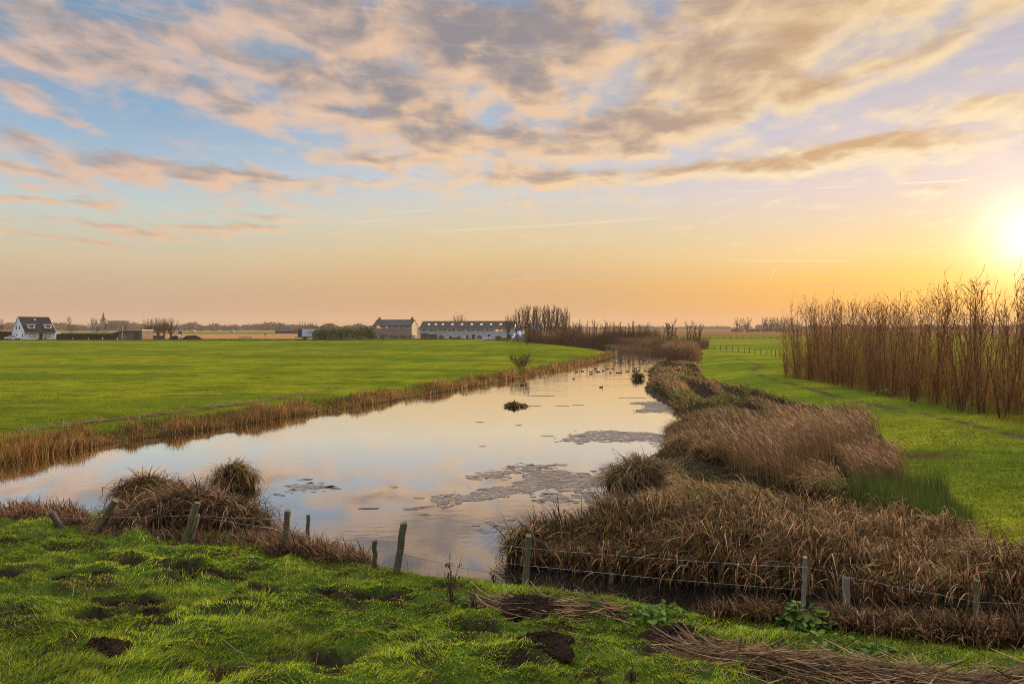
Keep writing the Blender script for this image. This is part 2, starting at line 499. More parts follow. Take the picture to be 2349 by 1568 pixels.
def tints(n, cols, seed=0, var=0.18, weights=None):
    r = np.random.default_rng(seed)
    cols = np.asarray([c for c in cols], float)
    i = r.choice(len(cols), n, p=weights)
    c = cols[i] * np.clip(1 + r.normal(0, var * 1.5, (n, 1)), .25, 2.0) * (1 + r.normal(0, 0.06, (n, 3)))
    return np.clip(c, 0.002, 0.9)
# ------------------------------------------------------------------ river and land
LEFT_BANK = [(-38, -12), (-30, 8)] + [P(u, v) for u, v in [(0, 1068), (100, 1048), (200, 1028), (300, 1011), (400, 997), (500, 983), (600, 968), (700, 951), (800, 937), (900, 920),
              (1000, 903), (1100, 885), (1200, 866), (1300, 846), (1380, 829), (1416, 817)]]
CHANNEL = [(20.2, 150), (13, 180), (3, 208), (-12, 236), (-24, 262), (-12, 266), (4.0, 230), (16, 208), (24.6, 194), (29.4, 170)]
RIGHT_BANK = [P(u, v) for u, v in [(1515, 811), (1520, 828), (1490, 845), (1494, 860), (1478, 890), (1490, 905), (1520, 925), (1560, 944), (1650, 957), (1590, 968), (1532, 985), (1526, 1003),
              (1552, 1022), (1510, 1040), (1405, 1085), (1388, 1110), (1405, 1150), (1440, 1180), (1380, 1205), (1250, 1228), (1168, 1262), (1162, 1292)]]
DITCH_FAR = [P(u, v) for u, v in [(1250, 1302), (1400, 1322), (1700, 1350), (2000, 1376), (2349, 1398), (2900, 1440), (3600, 1480)]]
DITCH_NEAR = [P(u, v) for u, v in [(3600, 1570), (2900, 1520), (2349, 1468), (2000, 1440), (1750, 1420), (1560, 1402), (1420, 1370), (1200, 1345), (1000, 1322), (850, 1290), (650, 1228), (600, 1207), (180, 1182), (0, 1186)]]
NEAR_END = [(-20, 17), (-28, 2), (-34, -15)]
WATER = LEFT_BANK + CHANNEL + RIGHT_BANK + DITCH_FAR + DITCH_NEAR + NEAR_END
NSX = [p[0] for p in (DITCH_NEAR + NEAR_END)][::-1]; NSY = [p[1] for p in (DITCH_NEAR + NEAR_END)][::-1]
LBX = [p[0] for p in LEFT_BANK]; LBY = [p[1] for p in LEFT_BANK]
HOLES = [P(u, v, .7) for u, v in [(20, 1250), (70, 1237), (150, 1352), (220, 1340), (300, 1300), (420, 1305), (530, 1315), (200, 1462), (340, 1400), (480, 1310), (268, 1412), (345, 1440), (610, 1350),
         (755, 1352), (840, 1352), (900, 1348), (1090, 1440), (1235, 1480), (540, 1402), (15, 1355), (230, 1455), (1200, 1540), (760, 1545), (1030, 1310), (1310, 1378)]]

def zones(x, y):
    """near dyke, left meadow, right land masks (0..1)"""
    near = (y < np.interp(x, NSX, NSY) + 0.8) & (y < 26)
    lbx = np.interp(y, LBY, LBX)
    left = (~near) & (x < lbx + 0.3) & (y < 136) | ((~near) & (y >= 136) & (x < np.interp(y, [136, 150, 180, 208, 236, 262], [22, 21, 14, 4, -11, -23])) & (y < 262))
    return near, left
# marsh (dead reed) area on the right side, in the picture at z = .25
MARSH = [P(u, v, .25) for u, v in [(1165, 1290), (1400, 1330), (1700, 1358), (2000, 1382), (2349, 1404), (3000, 1450), (3000, 1400), (2600, 1372), (2349, 1322), (2200, 1275), (2060, 1210), (1960, 1165), (1950, 1120),
        (2060, 1080), (2020, 1040), (1990, 990), (1900, 950), (1780, 930), (1700, 905), (1620, 875), (1600, 842), (1612, 815), (1520, 800), (1490, 850), (1480, 900), (1520, 1000), (1390, 1110), (1400, 1190), (1170, 1265)]]
def hummock(x, y):
    k = np.clip((y - 14) / 60, 0, 1)
    return .05 + (.30 + .18 * k) * sst(fbm(x * (.75 - .35 * k), y * (.60 - .38 * k), 211, 3), .36, .66)
def height(x, y, fine=True):
    x = np.asarray(x, float); y = np.asarray(y, float)
    d = pdist(x, y, WATER, True); ins = inside(x, y, WATER)
    near, left = zones(x, y)
    right = ~(near | left)
    bx, by = x * 0.9, y * 0.9
    n1 = fbm(x / 9, y / 9, 3, 3) - .5
    zl = 0.62 * sst(d, 0.0, 2.4) + 0.16 * sst(d, 2, 12) + 0.85 * sst(y, 90, 215) + 0.10 * n1
    zr = 0.10 + 0.25 * sst(d, .2, 2.5) + 0.60 * sst(d, 4.0, 12.0) + 0.12 * n1
    zr = np.where(y > 120, zr + 0.5 * sst(y, 120, 200), zr)
    zfar = 1.7 + 0.3 * (fbm(x / 150, y / 150, 5, 3) - .5)
    zr = zr + (zfar - zr) * sst(y, 150, 230)
    zl = zl + (zfar - zl) * sst(y, 200, 240)
    zn = 0.34 * sst(d, 0.0, 1.1) + 0.12 * np.maximum(d - 0.9, 0) + 0.0
    zn = np.minimum(zn, 0.34 + 0.12 * 9 + 0.05 * d)
    if fine:
        b = fbm(x * 1.25, y * 1.7, 11, 4, .55) - .5
        b2 = fbm(x * 4.2, y * 4.2, 12, 3, .5) - .5
        zn = zn + (0.44 * b + 0.14 * b2) * sst(d, .6, 2.5)
        for hx, hy in HOLES:
            r2 = ((x - hx) / .30) ** 2 + ((y - hy) / .26) ** 2
            zn = zn - 0.09 * np.exp(-r2 * 1.1) + 0.05 * np.exp(-((np.sqrt(r2) - 1.5) / .45) ** 2)
        zr = zr + 0.10 * (fbm(x / 1.3, y / 1.3, 14, 3) - .5) * sst(d, 1, 5)
    ms = inside(x, y, MARSH) & right
    zr = zr + np.where(ms, hummock(x, y) * sst(d, .1, .9), 0)
    z = np.where(near, zn, np.where(left, zl, zr))
    z = np.where(ins, -0.12 - 0.55 * sst(d, 0, 1.6), z)
    return z

def ground_tint(x, y):
    n = len(x)
    near, left = zones(x, y)
    d = pdist(x, y, WATER, True); ins = inside(x, y, WATER)
    c = np.zeros((n, 3))
    g1 = np.array(lin((82, 94, 20))); g2 = np.array(lin((110, 112, 22))); g3 = np.array(lin((62, 76, 20)))
    f = fbm(x / 14, y / 5, 31, 4)[:, None]; f2 = fbm(x / 2.2, y / .9, 32, 4)[:, None]
    gl = g1 + (g2 - g1) * sst(f, .35, .65); gl = gl + (g3 - gl) * sst(f2, .5, .75) * .8
    c[:] = gl
    # right meadow
    gr = np.array(lin((80, 94, 24))) + (np.array(lin((116, 116, 28))) - np.array(lin((80, 94, 24)))) * sst(f, .35, .7)
    rightm = ~(near | left)
    c[rightm] = gr[rightm]
    gn = np.array(lin((58, 74, 24))) + (np.array(lin((44, 40, 24))) - np.array(lin((58, 74, 24)))) * sst(fbm(x * 2.5, y * 2.5, 41, 3)[:, None], .45, .7)
    c[near] = gn[near]
    hole = np.zeros(n)
    hj = .35 + 1.5 * fbm(x * 5, y * 5, 77, 2)
    for hx, hy in HOLES: hole = np.maximum(hole, np.exp(-((((x - hx) / .36) ** 2 + ((y - hy) / .30) ** 2) * hj) ** 1.5))
    hole *= near
    c += (np.array((.018, .012, .008)) - c) * np.clip(hole * 1.2, 0, 1)[:, None]
    # marsh floor with shade between blades put in its colour, and river bed
    ms = inside(x, y, MARSH) & rightm
    c[ms] = np.array((.022, .016, .010))
    c[ins] = np.array((.03, .025, .016))
    wet = (d < .5) & ~ins
    c[wet] = np.array((.045, .034, .02))
    # far fields: strips
    far = (y > 228) & (x < 40)
    s1 = np.array(lin((150, 108, 70))); s2 = np.array(lin((66, 80, 40))); s3 = np.array(lin((120, 116, 62)))
    yy = y + 25 * (fbm(x / 80, y / 400, 51, 2) - .5)
    c[far & (yy > 262)] = s1
    c[far & (yy > 470)] = s2
    c[far & (yy > 640)] = s3
    c[far & (yy > 900)] = np.array(lin((96, 100, 60)))
    fr = (y > 190) & (x >= 40)
    c[fr & (yy > 190)] = np.array(lin((104, 104, 34)))
    c[fr & (yy > 330)] = np.array(lin((96, 92, 36)))
    c[fr & (yy > 430)] = np.array(lin((118, 80, 50)))
    c[fr & (yy > 800)] = np.array(lin((96, 84, 60)))
    v = fbm(x / 3, y / 40, 52, 3)[:, None]
    c = c * (0.82 + 0.36 * v)
    # trampled earth line across the right meadow, reed litter line on the left meadow
    PATH = [P(u, v, .95) for u, v in [(1690, 822), (1745, 838), (1720, 852), (1780, 872), (1850, 890), (1900, 903), (1980, 918), (2060, 936), (2150, 956), (2230, 975), (2349, 1003), (2500, 1030)]]
    dp = pdist(x, y, PATH)
    pf = np.exp(-(dp / .42) ** 2) * sst(fbm(x / .7, y / .7, 61, 3), .36, .52)
    c += (np.array(lin((70, 54, 40))) - c) * np.clip(pf, 0, 1)[:, None]
    LIT = [P(u, v, .78) for u, v in [(40, 985), (190, 965), (290, 955), (360, 945), (480, 930), (560, 922), (660, 905), (780, 888)]]
    dp = pdist(x, y, LIT)
    pf = .7 * np.exp(-(dp / .4) ** 2) * sst(fbm(x / 1.6, y / 1.6, 62, 3), .46, .58) * (left)
    c += (np.array(lin((112, 84, 58))) - c) * np.clip(pf, 0, 1)[:, None]
    mud = P(2110, 1052, .7)
    dm = np.sqrt(((x - mud[0]) / 1.3) ** 2 + ((y - mud[1]) / 1.2) ** 2)
    c += (np.array(lin((74, 58, 34))) - c) * (np.exp(-dm ** 3) * rightm * .85)[:, None]
    return c

s_ = np.linspace(-1.25, 1.25, 560)
rows = [np.arange(-12, 5, .8), np.arange(5, 21, .115), np.arange(21, 60, .26), np.arange(60, 190, .8), np.arange(190, 330, 2.0)]
yy_ = 330.0; ext = []
while yy_ < 3900:
    ext.append(yy_); yy_ += max(2.5, (yy_ - 250) * .035)
ty = np.concatenate(rows + [np.array(ext)])
gx = s_[None, :] * (ty[:, None] + 15.0); gy = np.repeat(ty[:, None], len(s_), 1)
nx, ny = len(s_), len(ty)
fx, fy = gx.ravel(), gy.ravel()
gz = height(fx, fy)
ii = (np.arange(ny - 1)[:, None] * nx + np.arange(nx - 1)[None, :]).ravel()
gl_ = np.stack([ii, ii + 1, ii + nx + 1, ii + nx], 1).ravel()

m, N = mat('ground')
at = N.n('ShaderNodeAttribute', attribute_name='tint').outputs['Color']
pos = N.n('ShaderNodeNewGeometry').outputs['Position']
nz = N.noise(pos, 9.0, 6.0, .65)
nz2 = N.noise(N.vm('MULTIPLY', pos, (.5, 1.5, 1.0)), 1.6, 5.0, .6)
f = N.m('MULTIPLY', N.ss(nz, .3, .75, .62, 1.3), N.ss(nz2, .35, .7, .78, 1.18))
c = N.vm('MULTIPLY', at, N.comb(f, f, N.m('MULTIPLY', f, .95)))
M_GROUND = finish(m, N, principled(N, c, 1.0, .0, 0, bump(N, nz, .55, .05)))
ground = np_mesh('ground', np.stack([fx, fy, gz], 1), gl_, np.arange(len(ii)) * 4, M_GROUND, colors=ground_tint(fx, fy), smooth=True)
tag(ground, kind='structure')

# water sheet
m, N = mat('water')
pos = N.n('ShaderNodeNewGeometry').outputs['Position']
px, py, pz = N.sep(pos)
rip1 = N.noise(N.vm('MULTIPLY', pos, (1.0, 2.6, 1.0)), 1.3, 3.0, .55, .4)
rip2 = N.noise(N.vm('MULTIPLY', pos, (1.0, 2.2, 1.0)), .16, 2.0, .5)
farr = N.ss(py, 26, 95, .20, 1.0)
patch = N.ss(rip2, .40, .68, .15, 1.0)
b = N.n('ShaderNodeBump'); N.put(b.inputs['Height'], rip1); N.put(b.inputs['Strength'], N.m('MULTIPLY', N.m('MULTIPLY', farr, patch), .19)); b.inputs['Distance'].default_value = .10
fres = N.n('ShaderNodeFresnel'); fres.inputs['IOR'].default_value = 1.45; N.put(fres.inputs['Normal'], b.outputs[0])
gls = N.n('ShaderNodeBsdfGlossy'); gls.inputs['Roughness'].default_value = .015; gls.inputs['Color'].default_value = (.97, .95, .93, 1); N.put(gls.inputs['Normal'], b.outputs[0])
dif = N.n('ShaderNodeBsdfDiffuse'); dif.inputs['Color'].default_value = (.007, .007, .005, 1)
mx = N.n('ShaderNodeMixShader'); N.put(mx.inputs[0], N.ss(fres.outputs[0], .03, .42, .12, .97, 'LINEAR'))
N.t.links.new(dif.outputs[0], mx.inputs[1]); N.t.links.new(gls.outputs[0], mx.inputs[2])
M_WATER = finish(m, N, mx.outputs[0])
mb = MB(); mb.quad((-60, -12, 0), (40, -12, 0), (40, 270, 0), (-60, 270, 0))
water = mb.build('water', M_WATER); tag(water, kind='structure')
# ------------------------------------------------------------------ ground cover
def rs(n, a, b): return rng.uniform(a, b, n)
def onland(x, y, extra=0.0): return np.stack([x, y, height(x, y) + extra], 1)
def in_pic_poly(n, poly, z=.25, zfun=True):
    """n points inside a picture polygon lying at level z (denser near the camera)"""
    us = [p[0] for p in poly]; vs = [p[1] for p in poly]; out = []
    tot = 0
    while tot < n:
        u = rng.uniform(min(us), max(us), n * 2); v = rng.uniform(min(vs), max(vs), n * 2)
        k = inside(u, v, poly); u, v = u[k], v[k]
        y = (CAMZ - z) * F / (v - CY); x = (u - CX) / F * y
        out.append(np.stack([x, y], 1)); tot += len(u)
    a = np.concatenate(out)[:n]
    return a[:, 0], a[:, 1]

def grass_field(name, x, y, hmin, hmax, wbase, wper, cols, weights, lab, seed, segs=2, clump=1.0, flat=.35):
    ang = fbm(x * .55, y * .55, seed, 3) * 4 * math.pi + rng.normal(0, .7, len(x))
    hn = sst(fbm(x * 1.6 * clump, y * 1.6 * clump, seed + 3, 3), .25, .75)
    h = hmin + (hmax - hmin) * hn * rs(len(x), .55, 1.15)
    th = flat * .5 + flat * hn * rs(len(x), .2, 1.2)
    w = wbase + wper * y
    t = tints(len(x), cols, seed, .16, weights)
    patch = (0.70 + .55 * sst(fbm(x * .8, y * .8, seed + 5, 3), .3, .7))[:, None] if clump >= 1 else (.58 + .42 * sst(fbm(x * .05, y * .16, seed + 5, 3), .36, .62) + .34 * sst(fbm(x * .28, y * .9, seed + 6, 3), .3, .7))[:, None]
    o = blades(name, onland(x, y, -.01), h, w * rs(len(x), .7, 1.3), ang, th, rs(len(x), .2, 1.3), t * patch, M_GRASS, segs=segs, seed=seed)
    return tag(o, lab, 'grass', kind='stuff')

# near dyke grass
n = 430000
Y = 5.2 + (21 - 5.2) * rs(n, 0, 1) ** 1.25
X = rs(n, -1, 1) * (.80 * Y + 1.2)
near, _ = zones(X, Y); d = pdist(X, Y, WATER, True); ins = inside(X, Y, WATER)
keep = near & ~ins & (d > .35)
hole = np.zeros(n); hj = .35 + 1.5 * fbm(X * 5, Y * 5, 77, 2)
for hx, hy in HOLES: hole = np.maximum(hole, np.exp(-((((X - hx) / .34) ** 2 + ((Y - hy) / .30) ** 2) * hj) ** 2))
bare = sst(fbm(X * 1.3, Y * 1.6, 71, 3), .60, .72) * .75
PILE = [P(u, v, .75) for u, v in [(1590, 1468), (1640, 1482), (1700, 1490), (1850, 1512), (2050, 1540), (2200, 1545), (2400, 1550)]]
PILE2 = [P(u, v, .6) for u, v in [(1110, 1365), (1200, 1385), (1300, 1388), (1420, 1392)]]
pile = np.maximum(np.exp(-(pdist(X, Y, PILE) / .30) ** 4), np.exp(-(pdist(X, Y, PILE2) / .22) ** 4))
keep &= rs(n, 0, 1) > np.maximum(np.maximum(hole * 1.3, bare), pile)
X, Y, d = X[keep], Y[keep], d[keep]
grass_field('grass', X, Y, .05, .17, .0065, .00020, [(.18, .26, .010), (.28, .345, .012), (.065, .12, .008), (.42, .44, .04), (.42, .33, .10)], [.33, .3, .2, .13, .04],
            'short bright green grass covering the near dyke slope, pitted with dark soil', 101, clump=1.0, flat=.6)

# left meadow
n = 170000
Y = 1 / rs(n, 1 / 150., 1 / 24.); X = rs(n, -.86, .2) * Y
_, left = zones(X, Y); d = pdist(X, Y, WATER, True); ins = inside(X, Y, WATER)
k = left & ~ins & (d > 1.2)
X, Y = X[k], Y[k]
grass_field('grass', X, Y, .05, .13, .008, .00040, [(.10, .108, .006), (.14, .128, .007), (.064, .08, .006), (.19, .15, .018)], [.36, .34, .18, .12],
            'smooth green meadow grass on the far left side of the water', 131, clump=.5, flat=.6)
# right meadow
n = 170000
Y = 1 / rs(n, 1 / 170., 1 / 12.); X = rs(n, .02, .92) * Y
near, left = zones(X, Y); d = pdist(X, Y, WATER, True); ins = inside(X, Y, WATER); ms = inside(X, Y, MARSH)
PATHW = [P(u, v, .95) for u, v in [(1690, 822), (1745, 838), (1720, 852), (1780, 872), (1850, 890), (1900, 903), (1980, 918), (2060, 936), (2150, 956), (2230, 975), (2349, 1003), (2500, 1030)]]
pth = np.exp(-(pdist(X, Y, PATHW) / .36) ** 4)
k = ~near & ~left & ~ins & (d > .8) & ~ms & (rs(n, 0, 1) > pth)
X, Y = X[k], Y[k]
grass_field('grass', X, Y, .05, .14, .007, .00040, [(.092, .102, .008), (.135, .128, .009), (.058, .073, .007), (.24, .18, .022)], [.38, .3, .2, .12],
            'green grass of the right hand meadow between the reed bed and the bare tree row', 141, clump=.6, flat=.55)

STRAW = [(.34, .205, .085), (.24, .14, .058), (.48, .325, .165), (.10, .058, .028), (.15, .125, .03)]
BROWN = [(.10, .054, .025), (.18, .10, .046), (.038, .020, .010), (.38, .235, .115), (.13, .14, .024)]
GREENS = [(.16, .165, .03), (.22, .20, .045), (.10, .11, .02), (.32, .24, .09)]
# A: tall dead reed mace along the ditch front
FRONT = [(1168, 1286), (1400, 1320), (1700, 1348), (2000, 1372), (2349, 1393), (2900, 1432), (2900, 1385), (2349, 1335), (2130, 1275), (1980, 1235), (1800, 1232), (1500, 1232), (1400, 1222), (1260, 1240), (1172, 1268)]
n = 30000
X, Y = in_pic_poly(n, FRONT, .05)
gap = fbm(X * 1.5, Y * 1.9, 202, 3); kp = rs(n, 0, 1) < .25 + .9 * sst(gap, .32, .56); X, Y = X[kp], Y[kp]; n = len(X)
rightn = sst(X, 3, 9)
hh = (.55 + .70 * rs(n, 0, 1)) * (.62 + .80 * sst(fbm(X * 1.1, Y * 1.1, 201, 3), .25, .75))
brk = rs(n, 0, 1) < .55
t1 = tints(n, BROWN, 5, .2, [.30, .28, .15, .15, .12]); t2 = tints(n, STRAW, 6, .18, [.35, .25, .25, .1, .05])
t = np.where((rs(n, 0, 1) < rightn * .85)[:, None], t2, t1)  # lighter straw tints towards the right end paint in the top light
o = blades('reed_bed', onland(X, Y, -.03), hh, .019 + .018 * rs(n, 0, 1) ** 2, rng.normal(math.pi * 1.02, 1.0, n), np.abs(rng.normal(.08, .12, n)), rs(n, .2, 1.0) + np.where(brk, 0, rs(n, .5, 2.1)), t, M_DRY, segs=5,
           kink=(rs(n, .50, .8), np.where(brk, rs(n, .9, 2.3), 0)), seed=5)
tag(o, 'tall broken brown reed stand lining the dark ditch behind the wire fence', 'reeds', kind='stuff')
# B: matted straw sedge behind it
MID = [(1400, 1240), (1440, 1180), (1405, 1160), (1560, 1095), (1700, 1060), (1900, 1105), (1960, 1165), (2060, 1212), (2200, 1278), (2360, 1325), (2900, 1370), (2900, 1400), (2349, 1345), (2100, 1275), (1900, 1245), (1600, 1250)]
n = 34000
X, Y = in_pic_poly(n, MID, .3)
gap = hummock(X, Y); kp = rs(n, 0, 1) < .42 + 1.0 * sst(gap, .065, .20); X, Y = X[kp], Y[kp]; n = len(X)
lump = sst(hummock(X, Y), .05, .33)
hh = .26 + .48 * lump * rs(n, .6, 1.25)
o = blades('sedge_bed', onland(X, Y, -.03), hh, .017 + .016 * rs(n, 0, 1) ** 2, rng.normal(math.pi * 1.08, .95, n), rs(n, .15, .9), rs(n, .9, 2.4), np.where((fbm(X * .7, Y * .5, 261, 3) + rng.normal(0, .05, n) > .57)[:, None], tints(n, GREENS, 77, .2), tints(n, STRAW, 7, .24, [.30, .25, .22, .12, .11])) * (.55 + .6 * lump[:, None]), M_DRY, segs=5, seed=7)
tag(o, 'pale straw coloured sedge mat with arching tips in the middle of the marsh', 'sedge', kind='stuff')
# E: sedge along the right bank away to the bend
BANKP = [(1520, 1010), (1535, 985), (1600, 965), (1660, 957), (1560, 945), (1520, 926), (1490, 905), (1480, 890), (1494, 862), (1490, 846), (1522, 829), (1560, 832), (1610, 845), (1625, 878), (1705, 905), (1785, 930), (1900, 955), (1990, 990), (1980, 1050), (1900, 1095), (1700, 1065), (1560, 1095), (1420, 1110), (1405, 1088), (1510, 1042), (1552, 1024)]
n = 42000
X, Y = in_pic_poly(n, BANKP, .2)
gap = hummock(X, Y); kp = rs(n, 0, 1) < .42 + 1.0 * sst(gap, .065, .20); X, Y = X[kp], Y[kp]; n = len(X)
lump = sst(hummock(X, Y), .05, .36)
hh = .14 + .46 * lump * rs(n, .6, 1.25)
o = blades('sedge_bed', onland(X, Y, -.03), hh, .013 + .00055 * Y, rng.normal(math.pi * 1.05, 1.1, n), rs(n, .05, .6), rs(n, .6, 2.2),
           np.where((fbm(X * .35, Y * .22, 262, 3) + rng.normal(0, .05, n) > .58)[:, None], tints(n, GREENS, 78, .2), tints(n, [(.30, .18, .088), (.21, .122, .058), (.44, .30, .165), (.09, .053, .026), (.15, .125, .03)], 8, .22, [.29, .26, .17, .12, .16])) * (.62 + .5 * lump[:, None]), M_DRY, segs=4, seed=8)
tag(o, 'greyish brown sedge hummocks following the right bank to the bend', 'sedge', kind='stuff')
# C: tall feathery reed with plumes
def plumed(name, poly, n, z, hlo, hhi, lab, seed, nleaf=2.0, lean=.10, col=None, pk=1.0):
    X, Y = in_pic_poly(n, poly, z)
    col = col or [(.40, .245, .125), (.30, .18, .09), (.52, .34, .19), (.22, .15, .06)]
    h = rs(n, hlo, hhi); a = rng.normal(math.pi * .98, .5, n); th = np.abs(rng.normal(lean, .08, n)); cu = rs(n, .0, .35)
    b = onland(X, Y, -.02)
    root = empty(name, (0, 0, 0))
    blades('stem', b, h, .007 + .00016 * Y, a, th, cu, tints(n, col, seed, .15), M_DRY, segs=3, seed=seed, parent=root, tipw=.5, kind='stuff')
    def at(t): 
        tm = th + cu * .5 * t
        return np.stack([b[:, 0] + h * t * np.sin(tm) * np.cos(a), b[:, 1] + h * t * np.sin(tm) * np.sin(a), b[:, 2] + h * t * np.cos(tm)], 1)
    m_ = int(n * nleaf); i = rng.integers(0, n, m_); tt = rs(m_, .25, .92)
    tm = th[i] + cu[i] * .5 * tt
    lb = np.stack([b[i, 0] + h[i] * tt * np.sin(tm) * np.cos(a[i]), b[i, 1] + h[i] * tt * np.sin(tm) * np.sin(a[i]), b[i, 2] + h[i] * tt * np.cos(tm)], 1)
    blades('leaf', lb, rs(m_, .18, .42), .008 + .0002 * Y[i], rng.normal(math.pi, .7, m_), rs(m_, .5, 1.2), rs(m_, .2, 1.0), tints(m_, col, seed + 1, .2), M_DRY, segs=2, seed=seed + 1, parent=root, kind='stuff')
    k = rs(n, 0, 1) < .75
    blades('plume', at(.97)[k], rs(k.sum(), .16, .28), .022 + .0007 * Y[k], rng.normal(math.pi, .4, k.sum()), rs(k.sum(), .3, .8), rs(k.sum(), .3, 1.1), tints(k.sum(), [(.48, .31, .18), (.38, .23, .12), (.64, .45, .28)], seed + 2, .12) * pk, M_DRY, segs=3, seed=seed + 2, parent=root, tipw=.15, kind='stuff')
    tag(root, lab, 'reeds', kind='stuff')
plumed('plumed_reed', [(1640, 1060), (1720, 1120), (1800, 1135), (1900, 1110), (2000, 1090), (2030, 1060), (1985, 1030), (1880, 1012), (1760, 1015)], 3600, .3, .85, 1.7,
       'tall feathery brown reed with silky plumes beside the right meadow', 21)
plumed('plumed_reed', [(1940, 1135), (1990, 1150), (2075, 1148), (2095, 1125), (2050, 1105), (1970, 1108)], 900, .35, .75, 1.2,
       'small low patch of pinkish plumed reed above the dark green rushes', 24, nleaf=1.2, lean=.2)
# D: rushes
n = 7000
X, Y = in_pic_poly(n, [(1940, 1165), (1990, 1135), (2070, 1140), (2150, 1145), (2215, 1190), (2240, 1235), (2160, 1240), (2050, 1205)], .4)
o = blades('rush_patch', onland(X, Y, -.02), rs(n, .5, 1.0) * (.55 + .75 * sst(fbm(X * 1.1, Y * 1.1, 231, 2), .25, .65)), .010, rng.uniform(0, 6.28, n), np.abs(rng.normal(.08, .1, n)), rs(n, 0, .35), tints(n, [(.09, .16, .028), (.13, .20, .034), (.19, .22, .05), (.36, .26, .10)], 31, .15, [.42, .34, .16, .08]), M_DRY, segs=2, seed=31)
tag(o, 'dark green upright rushes at the edge of the right meadow', 'rushes', kind='stuff')
n = 5000
X, Y = in_pic_poly(n, [(2020, 1200), (2180, 1215), (2330, 1290), (2420, 1330), (2300, 1310), (2120, 1250)], .5)
o = blades('rush_patch', onland(X, Y, -.02), rs(n, .25, .6), .010, rng.uniform(0, 6.28, n), np.abs(rng.normal(.2, .15, n)), rs(n, 0, .8), tints(n, [(.05, .085, .025), (.09, .10, .03), (.17, .13, .06)], 32, .15), M_DRY, segs=2, seed=32)
tag(o, 'thin olive rushes and rank grass between the reed stand and the right meadow', 'rushes', kind='stuff')
# left bank strip
n = 150000
Y = 1 / rs(n, 1 / 137., 1 / 22.); off = rs(n, -.3, 5.6) * (0.5 + 0.5 * np.minimum(1, 60 / Y))
X = np.interp(Y, LBY, LBX) - off
d = pdist(X, Y, WATER, True); ins = inside(X, Y, WATER)
edge = 1.5 + .9 * (fbm(X * .35, Y * .35, 241, 3) - .3)
k = ~ins & (d > .12) & (d < edge + rng.normal(0, .22, n)) & (X < np.interp(Y, LBY, LBX) + .5)
X, Y, d = X[k], Y[k], d[k]; n = len(X)
lump = sst(fbm(X * .9, Y * .5, 242, 3), .25, .75)
green = (rs(n, 0, 1) < .15 + .65 * sst(d, .9, 2.1) * sst(fbm(X * .5, Y * .5, 243, 2), .35, .6))
t = np.where(green[:, None], tints(n, [(.16, .20, .025), (.22, .22, .035), (.11, .14, .02)], 41, .15), tints(n, [(.38, .21, .08), (.27, .145, .055), (.50, .32, .14), (.10, .055, .028)], 42, .2, [.34, .3, .18, .18]))
o = blades('bank_reeds', onland(X, Y, -.03), (.20 + .58 * lump) * rs(n, .6, 1.25), .009 + .00046 * Y, rng.uniform(0, 6.28, n), np.abs(rng.normal(.15, .15, n)), rs(n, 0, .8), t, M_DRY, segs=2, seed=43)
tag(o, 'strip of short orange brown reeds along the left water edge', 'reeds', kind='stuff')
# far reeds at the bend
for poly, n, hl, hh_, lab, sd in [([(1405, 803), (1450, 806), (1515, 811), (1530, 803), (1490, 792), (1425, 788)], 5000, 1.2, 2.3, 'reddish brown reeds across the water at the far bend', 51),
                               ([(1518, 826), (1600, 838), (1612, 825), (1590, 808), (1535, 803)], 7000, 1.2, 2.5, 'rusty brown reed thicket on the right shore near the ducks', 52)]:
    plumed('plumed_reed', poly, n, .3, hl, hh_, lab, sd, nleaf=.6, pk=.42, col=[(.16, .08, .038), (.20, .10, .05), (.11, .056, .028), (.25, .14, .075)])
# near verge: dry stalks along the near shore
n = 26000
Y = rs(n, 10, 22); X = rs(n, -.9, .9) * Y
near, _ = zones(X, Y); d = pdist(X, Y, WATER, True); ins = inside(X, Y, WATER)
dens = np.where(X < -3.2, 1.0, np.where(X < 3.5, .22, .5))
k = near & (d < .35 + .85 * fbm(X * .8, Y * .8, 251, 3) * np.where(X < -3.2, 1.7, 1.0)) & ~ins & (rs(n, 0, 1) < dens)
k |= ins & (d < .4) & (rs(n, 0, 1) < dens * .8) & (Y < np.interp(X, NSX, NSY) + .6)
X, Y = X[k], Y[k]; n = len(X)
o = blades('bank_reeds', onland(X, Y, -.02), rs(n, .15, .48), .006 + .004 * rs(n, 0, 1), rng.uniform(0, 6.28, n), np.abs(rng.normal(.25, .2, n)), rs(n, 0, 1.6), tints(n, [(.25, .15, .065), (.17, .098, .045), (.34, .235, .12), (.12, .15, .025), (.06, .035, .02)], 53, .22), M_DRY, segs=3, seed=53)
tag(o, 'dry straw stalks fringing the near shore below the fence posts', 'reeds', kind='stuff')
